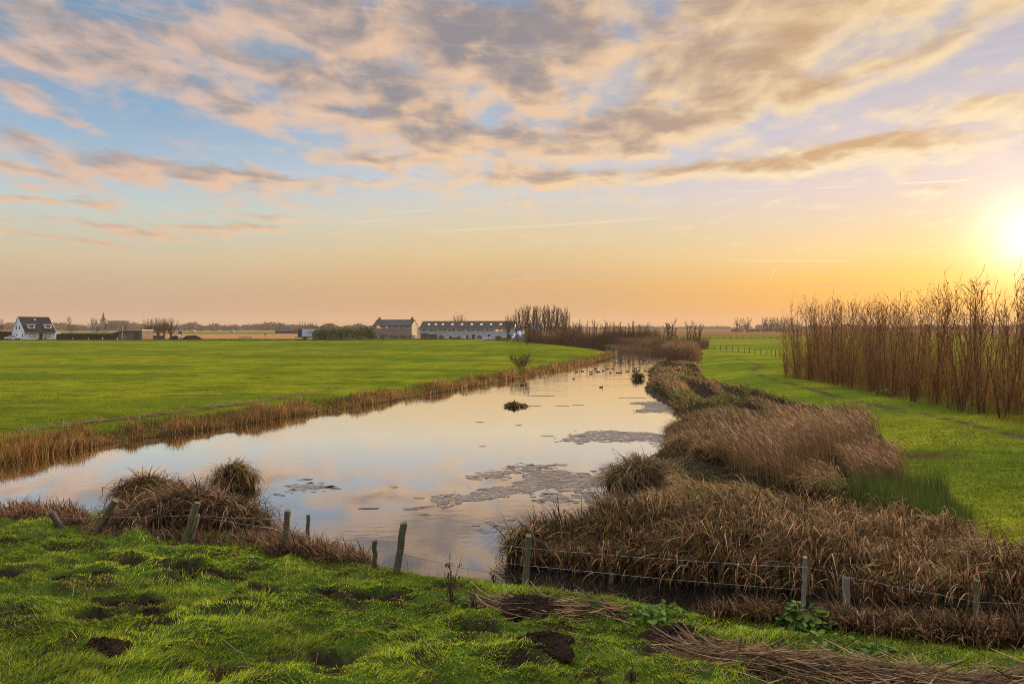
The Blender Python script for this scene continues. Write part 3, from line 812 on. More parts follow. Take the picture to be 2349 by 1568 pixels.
# stubble of brown rushes on the near bank at the right, low brown litter sedge at the left
def stand(name, poly, n, z, hl, hh_, cols, wts, lab, cat, seed, curl=(.3, 2.0), th=(.1, .25), w=(.014, .014)):
    X, Y = in_pic_poly(n, poly, z)
    lump = sst(fbm(X * 1.5, Y * 1.5, seed, 2), .2, .7)
    o = blades(name, onland(X, Y, -.03), rs(n, hl, hh_) * (.6 + .5 * lump), w[0] + w[1] * rs(n, 0, 1), rng.normal(math.pi * 1.05, 1.3, n), np.abs(rng.normal(th[0], th[1], n)), rs(n, *curl), tints(n, cols, seed, .2, wts), M_DRY, segs=4, seed=seed,
               kink=(rs(n, .4, .8), np.where(rs(n, 0, 1) < .4, rs(n, .6, 2.0), 0)))
    return tag(o, lab, cat, kind='stuff')
stand('rush_patch', [(1600, 1418), (1680, 1404), (1780, 1394), (1900, 1415), (2100, 1438), (2349, 1462), (2900, 1520), (2900, 1590), (2349, 1505), (2200, 1492), (2000, 1475), (1880, 1450), (1740, 1432)], 9000, .3, .35, .72, BROWN, [.34, .28, .2, .12, .06],
      'bent dark brown rush stubble on the near bank beside the ditch', 'rushes', 61)
stand('sedge_bed', [(560, 1262), (640, 1290), (760, 1296), (855, 1292), (850, 1268), (760, 1240), (660, 1218), (600, 1215)], 4200, .3, .25, .75, [(.20, .115, .055), (.30, .19, .10), (.11, .062, .032), (.05, .028, .016)], None,
      'collapsed reddish brown sedge between the two upright posts left of centre', 'sedge', 62, th=(.3, .3))
stand('sedge_bed', [(-120, 1200), (60, 1212), (200, 1226), (210, 1195), (110, 1180), (0, 1176), (-120, 1176)], 3600, .3, .25, .7, [(.28, .17, .085), (.18, .10, .05), (.10, .058, .03), (.05, .03, .018)], None,
      'tangled tan sedge at the left end of the near shore', 'sedge', 63, th=(.3, .3))
# lying reed litter
def litter(name, line, n, width, hgt, lab, seed, zextra=0.0, lens=(.25, .85), w=(.018, .036), cols=None, along=.45):
    L = np.array(line); i = rng.integers(0, len(L) - 1, n); t = rs(n, 0, 1)[:, None]
    p = L[i] * (1 - t) + L[i + 1] * t
    dr = L[i + 1] - L[i]; an = np.where(rs(n, 0, 1) < .75, -.25, np.arctan2(dr[:, 1], dr[:, 0])) + rng.normal(0, along, n) + np.where(rs(n, 0, 1) < .5, math.pi, 0)
    o_ = rng.normal(0, width * .5, n)
    x = p[:, 0] + o_ * .6; y = p[:, 1] + o_
    hz = hgt * np.exp(-(o_ / (width * .6)) ** 2) * rs(n, 0, 1)
    b = np.stack([x, y, height(x, y) + .02 + hz + zextra], 1)
    o = blades(name, b, rs(n, *lens), rs(n, *w), an, math.pi / 2 - .02 + rng.normal(0, .085, n), rng.normal(0, .25, n), tints(n, cols or [(.22, .135, .07), (.14, .08, .04), (.085, .048, .026), (.34, .225, .125), (.045, .027, .016)], seed, .18, None if cols else [.3, .27, .18, .12, .13]), M_DRY, segs=2, seed=seed, tipw=.6, twist=.9)
    return tag(o, lab, 'reed litter', kind='stuff')
litter('reed_litter', PILE, 1500, .52, .20, 'long heap of cut brown reed stalks lying in the lower right corner', 71)
stand('sedge_bed', [(190, 1250), (300, 1268), (440, 1272), (590, 1278), (640, 1290), (650, 1262), (560, 1240), (400, 1236), (260, 1232), (190, 1228)], 4200, .3, .15, .42, [(.22, .125, .06), (.32, .21, .11), (.12, .068, .035), (.05, .028, .016), (.13, .14, .03)], None,
      'rust brown belt of broken sedge running along the fence under the big mound', 'sedge', 64, th=(.3, .35), w=(.010, .010))
litter('reed_litter', PILE2, 480, .40, .07, 'thin scatter of cut reed stalks on bare soil below the fence', 72)
litter('reed_litter', [P(u, v, .78) for u, v in [(40, 985), (190, 965), (290, 955), (360, 945), (480, 930), (560, 922), (660, 905), (780, 888)]], 1300, .45, .05, 'reddish line of mown reed litter on the left meadow edge', 73, w=(.03, .05), cols=[(.24, .14, .09), (.17, .10, .065), (.30, .19, .125)])

# ------------------------------------------------------------------ single sedge clumps and plants
def sedge_clump(u, v, wpx, hpx, n, lab, seed, depth=.7, z0=0.0, cols=BROWN, stalks=0, wts=None, bw=.011, stub=1.0):
    x, y = P(u, v, z0); r = wpx / F * y / 2; y += r * depth * .8
    x = XA(u, y); r = wpx / F * y / 2; H = hpx / F * y
    root = empty('sedge_clump', (x, y, z0))
    tag(root, lab, 'sedge clump')
    # dark matted core
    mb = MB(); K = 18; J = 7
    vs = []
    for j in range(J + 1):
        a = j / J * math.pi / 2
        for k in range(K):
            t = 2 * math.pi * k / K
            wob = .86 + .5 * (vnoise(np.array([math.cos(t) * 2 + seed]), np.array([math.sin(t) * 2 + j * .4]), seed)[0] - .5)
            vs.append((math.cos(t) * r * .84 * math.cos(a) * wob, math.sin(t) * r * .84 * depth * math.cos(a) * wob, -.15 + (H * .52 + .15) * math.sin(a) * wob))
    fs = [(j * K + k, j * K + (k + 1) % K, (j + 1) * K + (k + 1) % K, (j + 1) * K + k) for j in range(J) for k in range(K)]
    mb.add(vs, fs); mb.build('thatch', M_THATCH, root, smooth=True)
    q = np.sqrt(rs(n, 0, 1)); t = rs(n, 0, 2 * math.pi)
    lob = .50 + .85 * fbm(np.cos(t) * 1.4 * q + seed * 3.3, np.sin(t) * 1.4 * q + seed, seed, 3)
    bx = np.cos(t) * q * r * .86; by = np.sin(t) * q * r * .86 * depth
    bz = H * .52 * np.sqrt(np.clip(1 - (q * .98) ** 2, 0, 1)) * lob - .04
    az_ = np.arctan2(by, bx) * .6 + 3.6 * fbm(bx / r * 2.2 + 9, by / r * 2.2, seed + 1, 2) + rng.normal(0, 1.1, n)
    ln = rs(n, .22, .80) * (H / .9) * stub * (.55 + .7 * lob)
    o = blades('leaf_tuft', np.stack([bx, by, bz], 1), ln, 1.55 * bw * rs(n, .6, 1.8), az_, rs(n, -.1, .6) + .5 * q, rs(n, 1.2, 2.9), tints(n, cols, seed, .22, wts), M_DRY, segs=5, seed=seed, parent=root,
               kink=(rs(n, .35, .8), np.where(rs(n, 0, 1) < .55, rs(n, .6, 2.2), 0)))
    if stalks:
        q = rs(stalks, 0, .5); t = rs(stalks, 0, 6.28)
        for k in range(stalks):
            blades('stalk', np.array([[math.cos(t[k]) * q[k] * r, math.sin(t[k]) * q[k] * r * depth, H * .4]]), rs(1, .35, .65) * H, bw * .8, rng.uniform(0, 6.28, 1), np.abs(rng.normal(.12, .1, 1)), rs(1, 0, .5), tints(1, cols, seed + k, .2), M_DRY, segs=3, seed=seed + k, parent=root)
    return root
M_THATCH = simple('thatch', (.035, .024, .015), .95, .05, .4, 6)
SEDG = [(.165, .092, .044), (.095, .052, .026), (.38, .24, .13), (.032, .018, .009), (.13, .09, .028)]
sedge_clump(345, 1160, 172, 72, 3600, 'dark brown tussock standing in the water behind the leaning post', 81, cols=BROWN, bw=.012, stalks=10)
sedge_clump(418, 1266, 425, 158, 11000, 'broad drooping mound of dead sedge behind the two crossed fence posts', 82, depth=.42, z0=.12, cols=SEDG, bw=.012, stub=.75)
sedge_clump(538, 1126, 104, 64, 2600, 'lone brown tussock rising from open water right of the big sedge mound', 83, cols=BROWN, bw=.012, stalks=16)
sedge_clump(1183, 934, 66, 13, 380, 'low nest like heap of dead stalks in mid river with a few upright stems', 84, cols=BROWN, bw=.03, stalks=9)
sedge_clump(1463, 869, 22, 20, 500, 'small bushy sedge tuft standing alone in the water near the ducks', 85, cols=[(.14, .12, .05), (.10, .08, .04), (.20, .15, .07)], bw=.03, stalks=8)
sedge_clump(1478, 1135, 165, 92, 4200, 'large olive and rust hummock on the right shore beside the grey scum', 86, cols=[(.17, .125, .045), (.13, .12, .03), (.22, .145, .07), (.09, .06, .03), (.26, .2, .11)], bw=.013, stalks=14)
sedge_clump(1582, 1004, 112, 48, 2400, 'straw hummock with a dark water edge below the upper scum patch', 87, cols=STRAW, bw=.016)
sedge_clump(1604, 944, 120, 34, 1800, 'dense grey brown hummock behind the small inlet on the right shore', 88, cols=STRAW, bw=.022)
sedge_clump(1508, 858, 44, 22, 800, 'rust brown sedge hummock at the water edge beside the lone tuft', 89, cols=[(.20, .12, .06), (.14, .09, .05), (.26, .16, .08)], bw=.03)
sedge_clump(1215, 1296, 100, 92, 1500, 'spiky reed tuft leaning over the water at the tip of the reed stand', 90, z0=.0, cols=BROWN, bw=.013, stalks=18, depth=.8)

def leaf_patch(root, n, rx, ry, H, size, cols, seed, name='foliage'):
    r = np.random.default_rng(seed); mb = MB()
    for i in range(n):
        q = math.sqrt(r.random()); t = r.random() * 6.283
        c = Vector((math.cos(t) * q * rx, math.sin(t) * q * ry, H * (1 - q * q) * r.uniform(.45, 1.0) + .03))
        L = size * r.uniform(.6, 1.3); Wd = L * r.uniform(.55, .8)
        yaw = t + r.normal(0, .9); tilt = r.uniform(-.5, .7); roll = r.normal(0, .35)
        M = Matrix.Translation(c) @ Matrix.Rotation(yaw, 4, 'Z') @ Matrix.Rotation(tilt, 4, 'Y') @ Matrix.Rotation(roll, 4, 'X')
        pts = []
        for a, b, zz in [(0, 0, 0), (.25, .42, .05), (.6, .5, .03), (.9, .28, -.06), (1, 0, -.12), (.9, -.28, -.06), (.6, -.5, .03), (.25, -.42, .05)]:
            jit = r.uniform(.88, 1.12)
            pts.append(M @ Vector((a * L, b * Wd * jit, zz * L + .12 * L * abs(b))))
        mid = M @ Vector((.5 * L, 0, -.02 * L))
        mb.col = tuple(np.clip(np.array(cols[r.integers(len(cols))]) * r.uniform(.75, 1.25), 0, 1))
        mb.add(pts + [mid], [(k, (k + 1) % 8, 8) for k in range(8)])
        mb.add([(c.x * .6, c.y * .6, 0), (c.x * .6 + .006, c.y * .6, 0), tuple(c + Vector((.006, 0, 0))), tuple(c)], [(0, 1, 2, 3)])
    return mb.build(name, M_LEAF, root, smooth=True, colored=True)
GRN = [(.08, .14, .02), (.11, .18, .022), (.05, .095, .018), (.15, .21, .03)]
for (u, v, rx, H, n_, sz, lab) in [(1845, 1422, .42, .42, 110, .15, 'large broad leaved green plant among the brown rushes by the grey post'), (1470, 1412, .50, .24, 100, .12, 'low leafy green clump left of the dark reed heap'),
                                (1530, 1392, .34, .20, 60, .10, 'small light green leafy clump at the ditch edge'), (1900, 1478, .62, .16, 90, .10, 'spreading low leafy weeds just above the reed heap'),
                                (2010, 1488, .30, .18, 50, .10, 'round leafy weed right of the spreading low weeds'), (1050, 1395, .30, .15, 45, .09, 'grey green nettle leaves around the foot of the tall dead weed'),
                                (365, 1290, .55, .12, 110, .07, 'dark green low leaved patch in the grass below the leaning post'), (2035, 905, .8, .5, 60, .3, 'small green bush at the foot of the bare tree row')]:
    zz = 1.0 if v < 1000 else .5
    x, y = P(u, v, zz)
    root = empty('leafy_plant', (x, y, float(height(np.array([x]), np.array([y]))[0])))
    tag(root, lab, 'plant')
    leaf_patch(root, n_, rx, rx * .7, H, sz, GRN, int(u), 'foliage')

def dead_weed(u, v, hpx, lab, seed, z0=.6, spread=.5, n=5):
    r = np.random.default_rng(seed)
    x, y = P(u, v, z0); H = hpx / F * y
    root = empty('dead_weed', (x, y, float(height(np.array([x]), np.array([y]))[0]) - .02)); tag(root, lab, 'dead weed')
    st = MB(); lf = MB()
    for k in range(n):
        a = r.random() * 6.283; h = H * r.uniform(.55, 1.0); l = r.uniform(.05, spread) * h * .6
        p = [Vector((math.cos(a) * l * t ** 1.4 + r.normal(0, .006), math.sin(a) * l * t ** 1.4, h * t)) for t in np.linspace(0, 1, 6)]
        st.col = (.075, .05, .03); st.tube(p, [.008, .007, .006, .005, .004, .002], 5)
        for j in range(10):
            t = r.uniform(.2, 1.0); q = p[min(5, int(t * 5))]
            d = Vector((r.normal(), r.normal(), r.normal(-.1, .5))).normalized(); e = q + d * r.uniform(.03, .10)
            st.tube([q, (q + e) / 2 + Vector((0, 0, .01)), e], [.003, .0025, .0015], 4)
            for _ in range(2):
                w_ = Vector((r.normal(), r.normal(), r.normal())).normalized() * r.uniform(.015, .035); z_ = Vector((0, 0, -r.uniform(.02, .06)))
                lf.col = tuple(np.array((.085, .055, .033)) * r.uniform(.5, 1.5)); lf.add([e, e + w_, e + w_ * .6 + z_, e + z_], [(0, 1, 2, 3)])
    st.build('stem', M_TWIG, root, colored=True); lf.build('withered_leaves', M_LEAF, root, colored=True)
dead_weed(1035, 1392, 128, 'tall withered brown weed standing in front of the water gap', 301, n=7)
dead_weed(1085, 1388, 62, 'thin bare weed stems right beside the tall withered weed', 302, n=4)
dead_weed(910, 1376, 40, 'short withered weed in the grass under the tallest post', 303, n=5)
dead_weed(1132, 1330, 42, 'single drooping weed at the water edge left of the mossy post', 304, z0=.4, n=3)
dead_weed(1450, 1560, 62, 'dark crumpled weed in the grass at the bottom right of centre', 305, z0=.9, n=6)
dead_weed(1375, 1572, 50, 'low dark weed left of the crumpled weed at the bottom edge', 306, z0=.9, n=5)
dead_weed(500, 1562, 70, 'bare thorny weed stems at the bottom edge left of centre', 307, z0=1.0, n=6, spread=1.0)
dead_weed(622, 1520, 62, 'upright dry seed stalks low in the grass near the bottom edge', 308, z0=1.0, n=4)
dead_weed(1400, 1325, 52, 'pale seed headed stalk standing at the ditch beside the short stub post', 309, z0=.35, n=4)

# dark soil heaps
m, N = mat('soil'); pos = N.n('ShaderNodeNewGeometry').outputs['Position']; nz = N.noise(pos, 28.0, 5.0, .7)
M_SOIL = finish(m, N, principled(N, N.ramp(nz, [(.25, (.007, .0045, .003)), (.75, (.034, .022, .013))]), 1.0, .0, 0, bump(N, nz, .9, .03)))
SOILT = None
def soil_heap(u, v, wpx, seed, lab, z0=.75):
    x, y = P(u, v, z0); r = wpx / F * y / 2 * 1.25
    K, J = 40, 14; mb = MB(); vs = [(0, 0, r * .24)]
    rr_ = np.random.default_rng(seed)
    for j in range(1, J + 1):
        for k in range(K):
            t = 2 * math.pi * k / K; q = j / J
            w_ = 1 + .5 * (vnoise(np.array([math.cos(t) * 1.6 + seed * 3.1]), np.array([math.sin(t) * 1.6]), seed)[0] - .5)
            zz = r * .26 * (1 - q ** 2.2) * (.15 + 1.5 * fbm(np.array([math.cos(t) * q * 3.2 + seed * 1.7]), np.array([math.sin(t) * q * 3.2]), seed + 1, 3, .7)[0]) + abs(rr_.normal(0, .012)) - (.05 if j == J else 0)
            vs.append((math.cos(t) * r * q * w_ + rr_.normal(0, r * .015), math.sin(t) * r * .75 * q * w_ + rr_.normal(0, r * .015), zz))
    fs = [(0, 1 + k, 1 + (k + 1) % K) for k in range(K)] + [(1 + j * K + k, 1 + (j + 1) * K + k, 1 + (j + 1) * K + (k + 1) % K, 1 + j * K + (k + 1) % K) for j in range(J - 1) for k in range(K)]
    mb.add(vs, fs)
    o = mb.build('soil_heap', M_SOIL, loc=(x, y, float(height(np.array([x]), np.array([y]))[0]) + .015))
    return tag(o, lab, 'soil heap', 'dark soil heaps in the near grass')
SH = 'small heap of dark upturned soil in the bright green grass'
for i, (u, v, w_) in enumerate([(150, 1354, 60), (222, 1342, 50), (475, 1312, 50), (300, 1302, 55), (205, 1462, 50), (345, 1396, 62), (270, 1413, 68), (345, 1440, 70), (612, 1350, 44), (420, 1308, 50), (530, 1318, 58), (755, 1352, 46), (845, 1352, 48), (18, 1355, 50), (65, 1238, 45), (228, 1528, 110), (545, 1402, 80)]):
    lab = SH
    if i == 16: lab = 'wide heap of soil and dead grass right of the cluster of soil heaps'
    if i == 15: lab = 'long flat smear of bare soil low on the left of the slope'
    soil_heap(u, v, w_, 400 + i, lab)
soil_heap(1240, 1480, 130, 430, 'broad trampled soil patch in the grass below the scattered reed stalks', .8)
soil_heap(1215, 1380, 120, 431, 'dark peaty soil ridge at the left end of the scattered reed stalks', .65)
soil_heap(1545, 1432, 150, 432, 'large dark clod of roots and soil at the left end of the reed heap', .7)
soil_heap(1290, 1310, 10, 433, 'tiny soil clod near the ditch', .4) if False else None

n = 260
Y = rs(n, 8, 15); X = rs(n, -.75, .75) * Y
near, _ = zones(X, Y); d = pdist(X, Y, WATER, True); k = near & (d > .8); X, Y = X[k], Y[k]; n = len(X)
o = blades('dead_stalks', onland(X, Y, .06), rs(n, .12, .45), rs(n, .008, .016), rng.uniform(0, 6.28, n), rs(n, .5, 1.6), rs(n, -.3, .6), tints(n, [(.20, .12, .065), (.12, .07, .04), (.30, .21, .11)], 95, .2), M_DRY, segs=3, seed=95)
tag(o, 'scattered dead brown stalks lying in the near grass', 'dead stalks', kind='stuff')
# ------------------------------------------------------------------ trees
class TB:
    """many thin tapered tubes in one mesh, with a tint per tube"""
    def __init__(s): s.V = []; s.L = []; s.S = []; s.C = []; s.nv = 0; s.nl = 0
    def tube(s, pts, r0, r1, col, n=3):
        p = np.asarray(pts, float); m_ = len(p)
        d = np.gradient(p, axis=0); d /= np.linalg.norm(d, axis=1)[:, None] + 1e-9
        up = np.where(np.abs(d[:, 2:3]) > .9, np.array([[1., 0, 0]]), np.array([[0, 0, 1.]]))
        a = np.cross(d, up); a /= np.linalg.norm(a, axis=1)[:, None] + 1e-9
        b = np.cross(d, a); r = np.linspace(r0, r1, m_)[:, None, None]
        t = np.arange(n) * 2 * math.pi / n
        ring = p[:, None, :] + r * (a[:, None, :] * np.cos(t)[None, :, None] + b[:, None, :] * np.sin(t)[None, :, None])
        k = np.arange(n); k2 = (k + 1) % n
        q = np.stack([k, k2, n + k2, n + k], 1)
        f = (q[None] + (np.arange(m_ - 1) * n)[:, None, None]).reshape(-1) + s.nv
        s.V.append(ring.reshape(-1, 3)); s.L.append(f); s.S.append(np.arange((m_ - 1) * n) * 4 + s.nl)
        s.C.append(np.repeat([col], m_ * n, 0)); s.nv += m_ * n; s.nl += len(f)
    def leaf(s, p, d, L, w, col, r):
        p = np.asarray(p); side = np.cross(d, r.normal(size=3)); side /= np.linalg.norm(side) + 1e-9
        q = np.stack([p, p + d * L * .5 + side * w, p + d * L, p + d * L * .5 - side * w])
        s.V.append(q); s.L.append(np.arange(4) + s.nv); s.S.append(np.array([s.nl])); s.C.append(np.repeat([col], 4, 0)); s.nv += 4; s.nl += 4
    def build(s, name, m_, parent):
        return np_mesh(name, np.concatenate(s.V), np.concatenate(s.L), np.concatenate(s.S), m_, parent, np.concatenate(s.C))

def wander(p0, dirv_, L, n, r, bend=.12, lift=.0, grav=0.0):
    p = [np.array(p0, float)]; d = np.array(dirv_, float); d /= np.linalg.norm(d)
    for i in range(n):
        d = d + r.normal(0, bend, 3) + np.array([0, 0, lift - grav]); d /= np.linalg.norm(d)
        p.append(p[-1] + d * L / n)
    return np.array(p), d

def make_tree(name, H, seed, stems=1, spread=.15, trunk_h=.0, trunk_r=.08, nb=16, bl=.32, ba=.5, twigs=5, tl=.12, start=.25, leaves=0, leaf_from=.55, leaf_size=.07, bark=(.05, .034, .022), twig=(.085, .05, .03),
              leafcol=(.08, .055, .025), tr=.012, lift=.10, bend=.09, shoots=False, tw_r=.006, top_taper=.6, thin=1.0, topthin=0.0):
    """a bare tree: trunk (leaders) and a crown of branches, twigs and a few leaves"""
    r = np.random.default_rng(seed)
    root = empty(name, (0, 0, 0)); T = TB(); Cn = TB()
    bases = [(np.zeros(3), np.array([0, 0, 1.0]), H)]
    if trunk_h > 0:
        pts, d = wander((0, 0, -.1), (r.normal(0, .04), r.normal(0, .04), 1), trunk_h + .1, 5, r, .04)
        T.tube(pts, trunk_r, trunk_r * .85, bark, 9)
        top = pts[-1]
    else: top = np.zeros(3)
    leaders = []
    for k in range(stems):
        a = 2 * math.pi * (k + r.uniform(-.3, .3)) / max(stems, 1)
        sp = spread * r.uniform(.4 if not shoots else .02, 1.2) if stems > 1 else spread * .3
        hL = (H - trunk_h) * (r.uniform(.72, 1.0) if stems > 1 else 1.0)
        off = np.array([math.cos(a), math.sin(a), 0]) * (trunk_r * .8 if trunk_h else .12) * (stems > 1)
        pts, d = wander(top + off - np.array([0, 0, .15]), (math.cos(a) * sp, math.sin(a) * sp, 1), hL, 10, r, bend * .55, lift * .5)
        rb = .05 if shoots else (trunk_r if trunk_h == 0 else trunk_r * .5) * (1.0 if stems == 1 else .75)
        T.tube(pts, rb, tr * .5, bark, 6)
        leaders.append((pts, hL, rb))
    for pts, hL, rb in leaders:
        for j in range(nb):
            t = start + (1 - start) * (j + r.random()) / nb; t = min(t, .98)
            i = t * (len(pts) - 1); i0 = int(i); p = pts[i0] * (1 - (i - i0)) + pts[min(i0 + 1, len(pts) - 1)] * (i - i0)
            a = r.random() * 6.283; ang = ba * r.uniform(.6, 1.3)
            L = bl * hL * (1 - top_taper * t) * r.uniform(.6, 1.25)
            bp, d = wander(p, (math.sin(ang) * math.cos(a), math.sin(ang) * math.sin(a), math.cos(ang)), L, 5, r, bend, lift)
            Cn.tube(bp, max(rb * (1 - t) * .5, tr), tw_r, bark, 4)
            for q in range(max(1, int(round(twigs * (1 - topthin * max(0, t - .35) / .65))))):
                tt = r.uniform(.15, 1.0); ii = tt * 5; k0 = min(int(ii), 4); pp = bp[k0] * (1 - (ii - k0)) + bp[k0 + 1] * (ii - k0)
                dd = (bp[k0 + 1] - bp[k0]); dd /= np.linalg.norm(dd)
                dd = dd + r.normal(0, .45, 3) + np.array([0, 0, .15])
                tp, de = wander(pp, dd, tl * hL * r.uniform(.5, 1.2) * (1 - .4 * t), 3, r, bend * 1.2, lift * .6)
                Cn.tube(tp, tw_r * 1.1, tw_r * .55, twig, 3)
                if leaves and t > leaf_from * r.uniform(.8, 1.15):
                    for _ in range(leaves):
                        if r.random() < .6:
                            k1 = r.integers(0, 3); lp = tp[k1] * .5 + tp[k1 + 1] * .5
                            ld = r.normal(size=3); ld /= np.linalg.norm(ld)
                            Cn.leaf(lp, ld, leaf_size * r.uniform(.6, 1.4), leaf_size * .28, np.array(leafcol) * r.uniform(.5, 1.4), r)
    T.build('trunk', M_TWIG, root); Cn.build('crown', M_TWIG, root)
    return root

def place(proto, used, x, y, rz, sc, lab, cat, group, szx=1.0, z=None, sink=.05):
    o = proto if not used.get(proto.name) else copy_tree(proto)
    used[proto.name] = True
    if z is None: z = float(height(np.array([x]), np.array([y]), False)[0])
    o.location = (x, y, z - sink); o.rotation_euler = (0, 0, rz); o.scale = (sc * szx, sc * szx, sc)
    return tag(o, lab, cat, group)
USED = {}
# the row of young willows along the right meadow
WIL = [make_tree('willow_tree', 7.3, 500 + i, stems=[2, 5, 3, 4, 5, 2][i], spread=[.05, .16, .10, .14, .12, .06][i], nb=[26, 15, 20, 17, 15, 27][i], bl=.19, ba=.66, twigs=8, tl=.11, start=.05, leaves=1, leaf_from=.68, leaf_size=.10, trunk_r=.046, top_taper=.45, topthin=.75, lift=.08, bend=.105,
                 bark=(.15, .078, .033), twig=(.46, .23, .08), leafcol=(.13, .07, .022), tw_r=.0062, tr=.010) for i in range(6)]
WILF = [make_tree('willow_tree', 7.3, 520 + i, stems=[2, 3, 2][i], spread=.10, nb=30, bl=.17, ba=.45, twigs=5, tl=.085, start=.06, leaves=2, leaf_from=.60, leaf_size=.15, trunk_r=.09, top_taper=.5, topthin=.3, lift=.08, bend=.09,
                 bark=(.06, .036, .02), twig=(.12, .065, .032), leafcol=(.07, .04, .02), tw_r=.014, tr=.024) for i in range(3)]
rw = np.random.default_rng(77)
rowpts = []
yv = 30.5
while yv < 67:
    for lane in range(4):
        if lane and rw.random() < .24: continue
        rowpts.append((25.6 + lane * 1.6 + .04 * (yv - 34) + rw.normal(0, .35), yv + rw.normal(0, .35), lane))
    yv += rw.uniform(1.15, 1.6)
rowpts.sort(key=lambda p: p[1])
near_x = 0
for i, (x, y, lane) in enumerate(rowpts):
    u = CX + x / y * F
    hs = np.interp(u, [1790, 1830, 1900, 1960, 2040, 2080, 2140, 2180, 2220, 2250, 2280, 2300, 2330, 2360, 2500], [.88, 1.0, 1.02, 1.01, .98, .93, 1.05, 1.02, 1.08, 1.14, .98, .92, 1.05, 1.08, 1.08])
    lab = 'slender bare willow in the dense row of young trees along the right meadow'
    if i == len(rowpts) - 1: lab = 'bushy willow closing the far left end of the bare tree row'
    place(WIL[(i * 5 + i // 6) % 6], USED, x, y, rw.uniform(0, 6.28), hs * rw.uniform(.88, 1.06), lab, 'willow tree', 'young willows in the row on the right')
# brush at the feet of the row
def brush(name, xs, ys, hl, hh_, n, cols, lab, seed, w=.006, wper=.00022, cat='brush', lean=.18, curl=.6, zf=None):
    r = np.random.default_rng(seed)
    b = np.stack([xs, ys, height(xs, ys, False) - .03], 1)
    h = r.uniform(hl, hh_, len(xs)) * (.6 + .55 * sst(fbm(xs * .45, ys * .45, seed, 2), .25, .75))
    o = blades(name, b, h, w + wper * ys, r.uniform(0, 6.28, len(xs)), np.abs(r.normal(lean, .16, len(xs))), r.uniform(-.2, curl, len(xs)), tints(len(xs), cols, seed, .2), M_DRY, segs=3, seed=seed, tipw=.25)
    return tag(o, lab, cat, kind='stuff')
n = 8000
ys = rs(n, 31, 67.5); xs = 25.2 + .04 * (ys - 34) + rs(n, -.7, 5.2)
brush('undergrowth', xs, ys, .6, 4.6, n, [(.30, .15, .06), (.22, .11, .048), (.38, .20, .085), (.14, .08, .035)], 'reddish brown thicket of thin shoots at the feet of the bare tree row', 610, w=.004, wper=.00010, lean=.10, curl=.3)

# fan topped trees behind the barn and the long bare row beyond the bend
TALL = [make_tree('poplar_tree', 13.0, 540 + i, stems=4, spread=.27, trunk_h=1.0, trunk_r=.26, nb=18, bl=.28, ba=.45, twigs=6, tl=.11, start=.10, lift=.10, bend=.07, bark=(.055, .034, .02), twig=(.085, .05, .028), tw_r=.030, tr=.04) for i in range(3)]
for i, u in enumerate([1166, 1176, 1186, 1193, 1200, 1207, 1214, 1221, 1229, 1238, 1246, 1252, 1259, 1266, 1272, 1278, 1284, 1290, 1296, 1302]):
    y = 246 + 10 * math.sin(i * 2.3)
    top = np.interp(u, [1166, 1180, 1195, 1215, 1245, 1275, 1302], [719, 719, 699, 695, 698, 694, 712])
    H = ZA(top, y) - 1.7
    lab = 'tall vase shaped bare tree in the grove right of the long shed'
    if i == 0: lab = 'short thin bare tree over the right end of the shed roof, leftmost of the grove'
    place(TALL[i % 3], USED, XA(u, y), y, rw.uniform(0, 6.28), H / 13.0, lab, 'poplar tree', 'tall bare trees in the grove beside the shed', szx=.92, z=1.6)
for i, u in enumerate([1318, 1329, 1341, 1353, 1363, 1373, 1382, 1392, 1403, 1413, 1421, 1432, 1441, 1451, 1461, 1471, 1481, 1492, 1503]):
    y = 182 + (i % 3) * 5
    top = np.interp(u, [1318, 1345, 1400, 1440, 1480, 1505], [733, 735, 733, 735, 739, 744]) + rw.uniform(-4, 4)
    H = ZA(top, y) - 1.6
    place(WILF[i % 3], USED, XA(u, y), y, rw.uniform(0, 6.28), H / 7.3, 'narrow leafless tree in the evenly spaced line beyond the bend', 'willow tree', 'evenly spaced narrow trees beyond the bend', szx=1.1, z=1.5)
for u, top, y in [(1520, 741, 158), (1537, 731, 154), (1551, 736, 160), (1582, 737, 150), (1600, 735, 158)]:
    H = ZA(top, y) - 1.2
    place(WILF[int(u) % 3], USED, XA(u, y), y, rw.uniform(0, 6.28), H / 7.3, 'multi stemmed bare tree in the right clump' if u > 1570 else 'multi stemmed bare tree in the left clump at the end of the river', 'willow tree', 'bare trees in the two clumps at the river end', szx=1.7, z=1.2)
x1, y1 = XA(1603, 330), 330
CLP = make_tree('round_tree', 11, 560, stems=3, spread=.35, trunk_h=2.0, trunk_r=.25, nb=14, bl=.34, ba=.7, twigs=6, tl=.12, start=.1, lift=.06, bend=.1, bark=(.05, .034, .022), twig=(.075, .05, .032), tw_r=.03, tr=.04)
RND = {}
def far_tree(u, top, y, lab, group=None, sx=1.0, z=1.8, proto=None):
    H = ZA(top, y) - z
    pr = proto or CLP
    return place(pr, USED, XA(u, y), y, rw.uniform(0, 6.28), H / pr['ref_h'], lab, 'tree', group, szx=sx, z=z)
CLP['ref_h'] = 11.0
SPR = make_tree('bare_tree', 8, 561, stems=1, spread=.1, trunk_h=1.2, trunk_r=.14, nb=34, bl=.42, ba=.95, twigs=6, tl=.11, start=.08, lift=.05, bend=.10, bark=(.06, .04, .026), twig=(.10, .058, .036), tw_r=.030, tr=.035, top_taper=.65); SPR['ref_h'] = 8.0
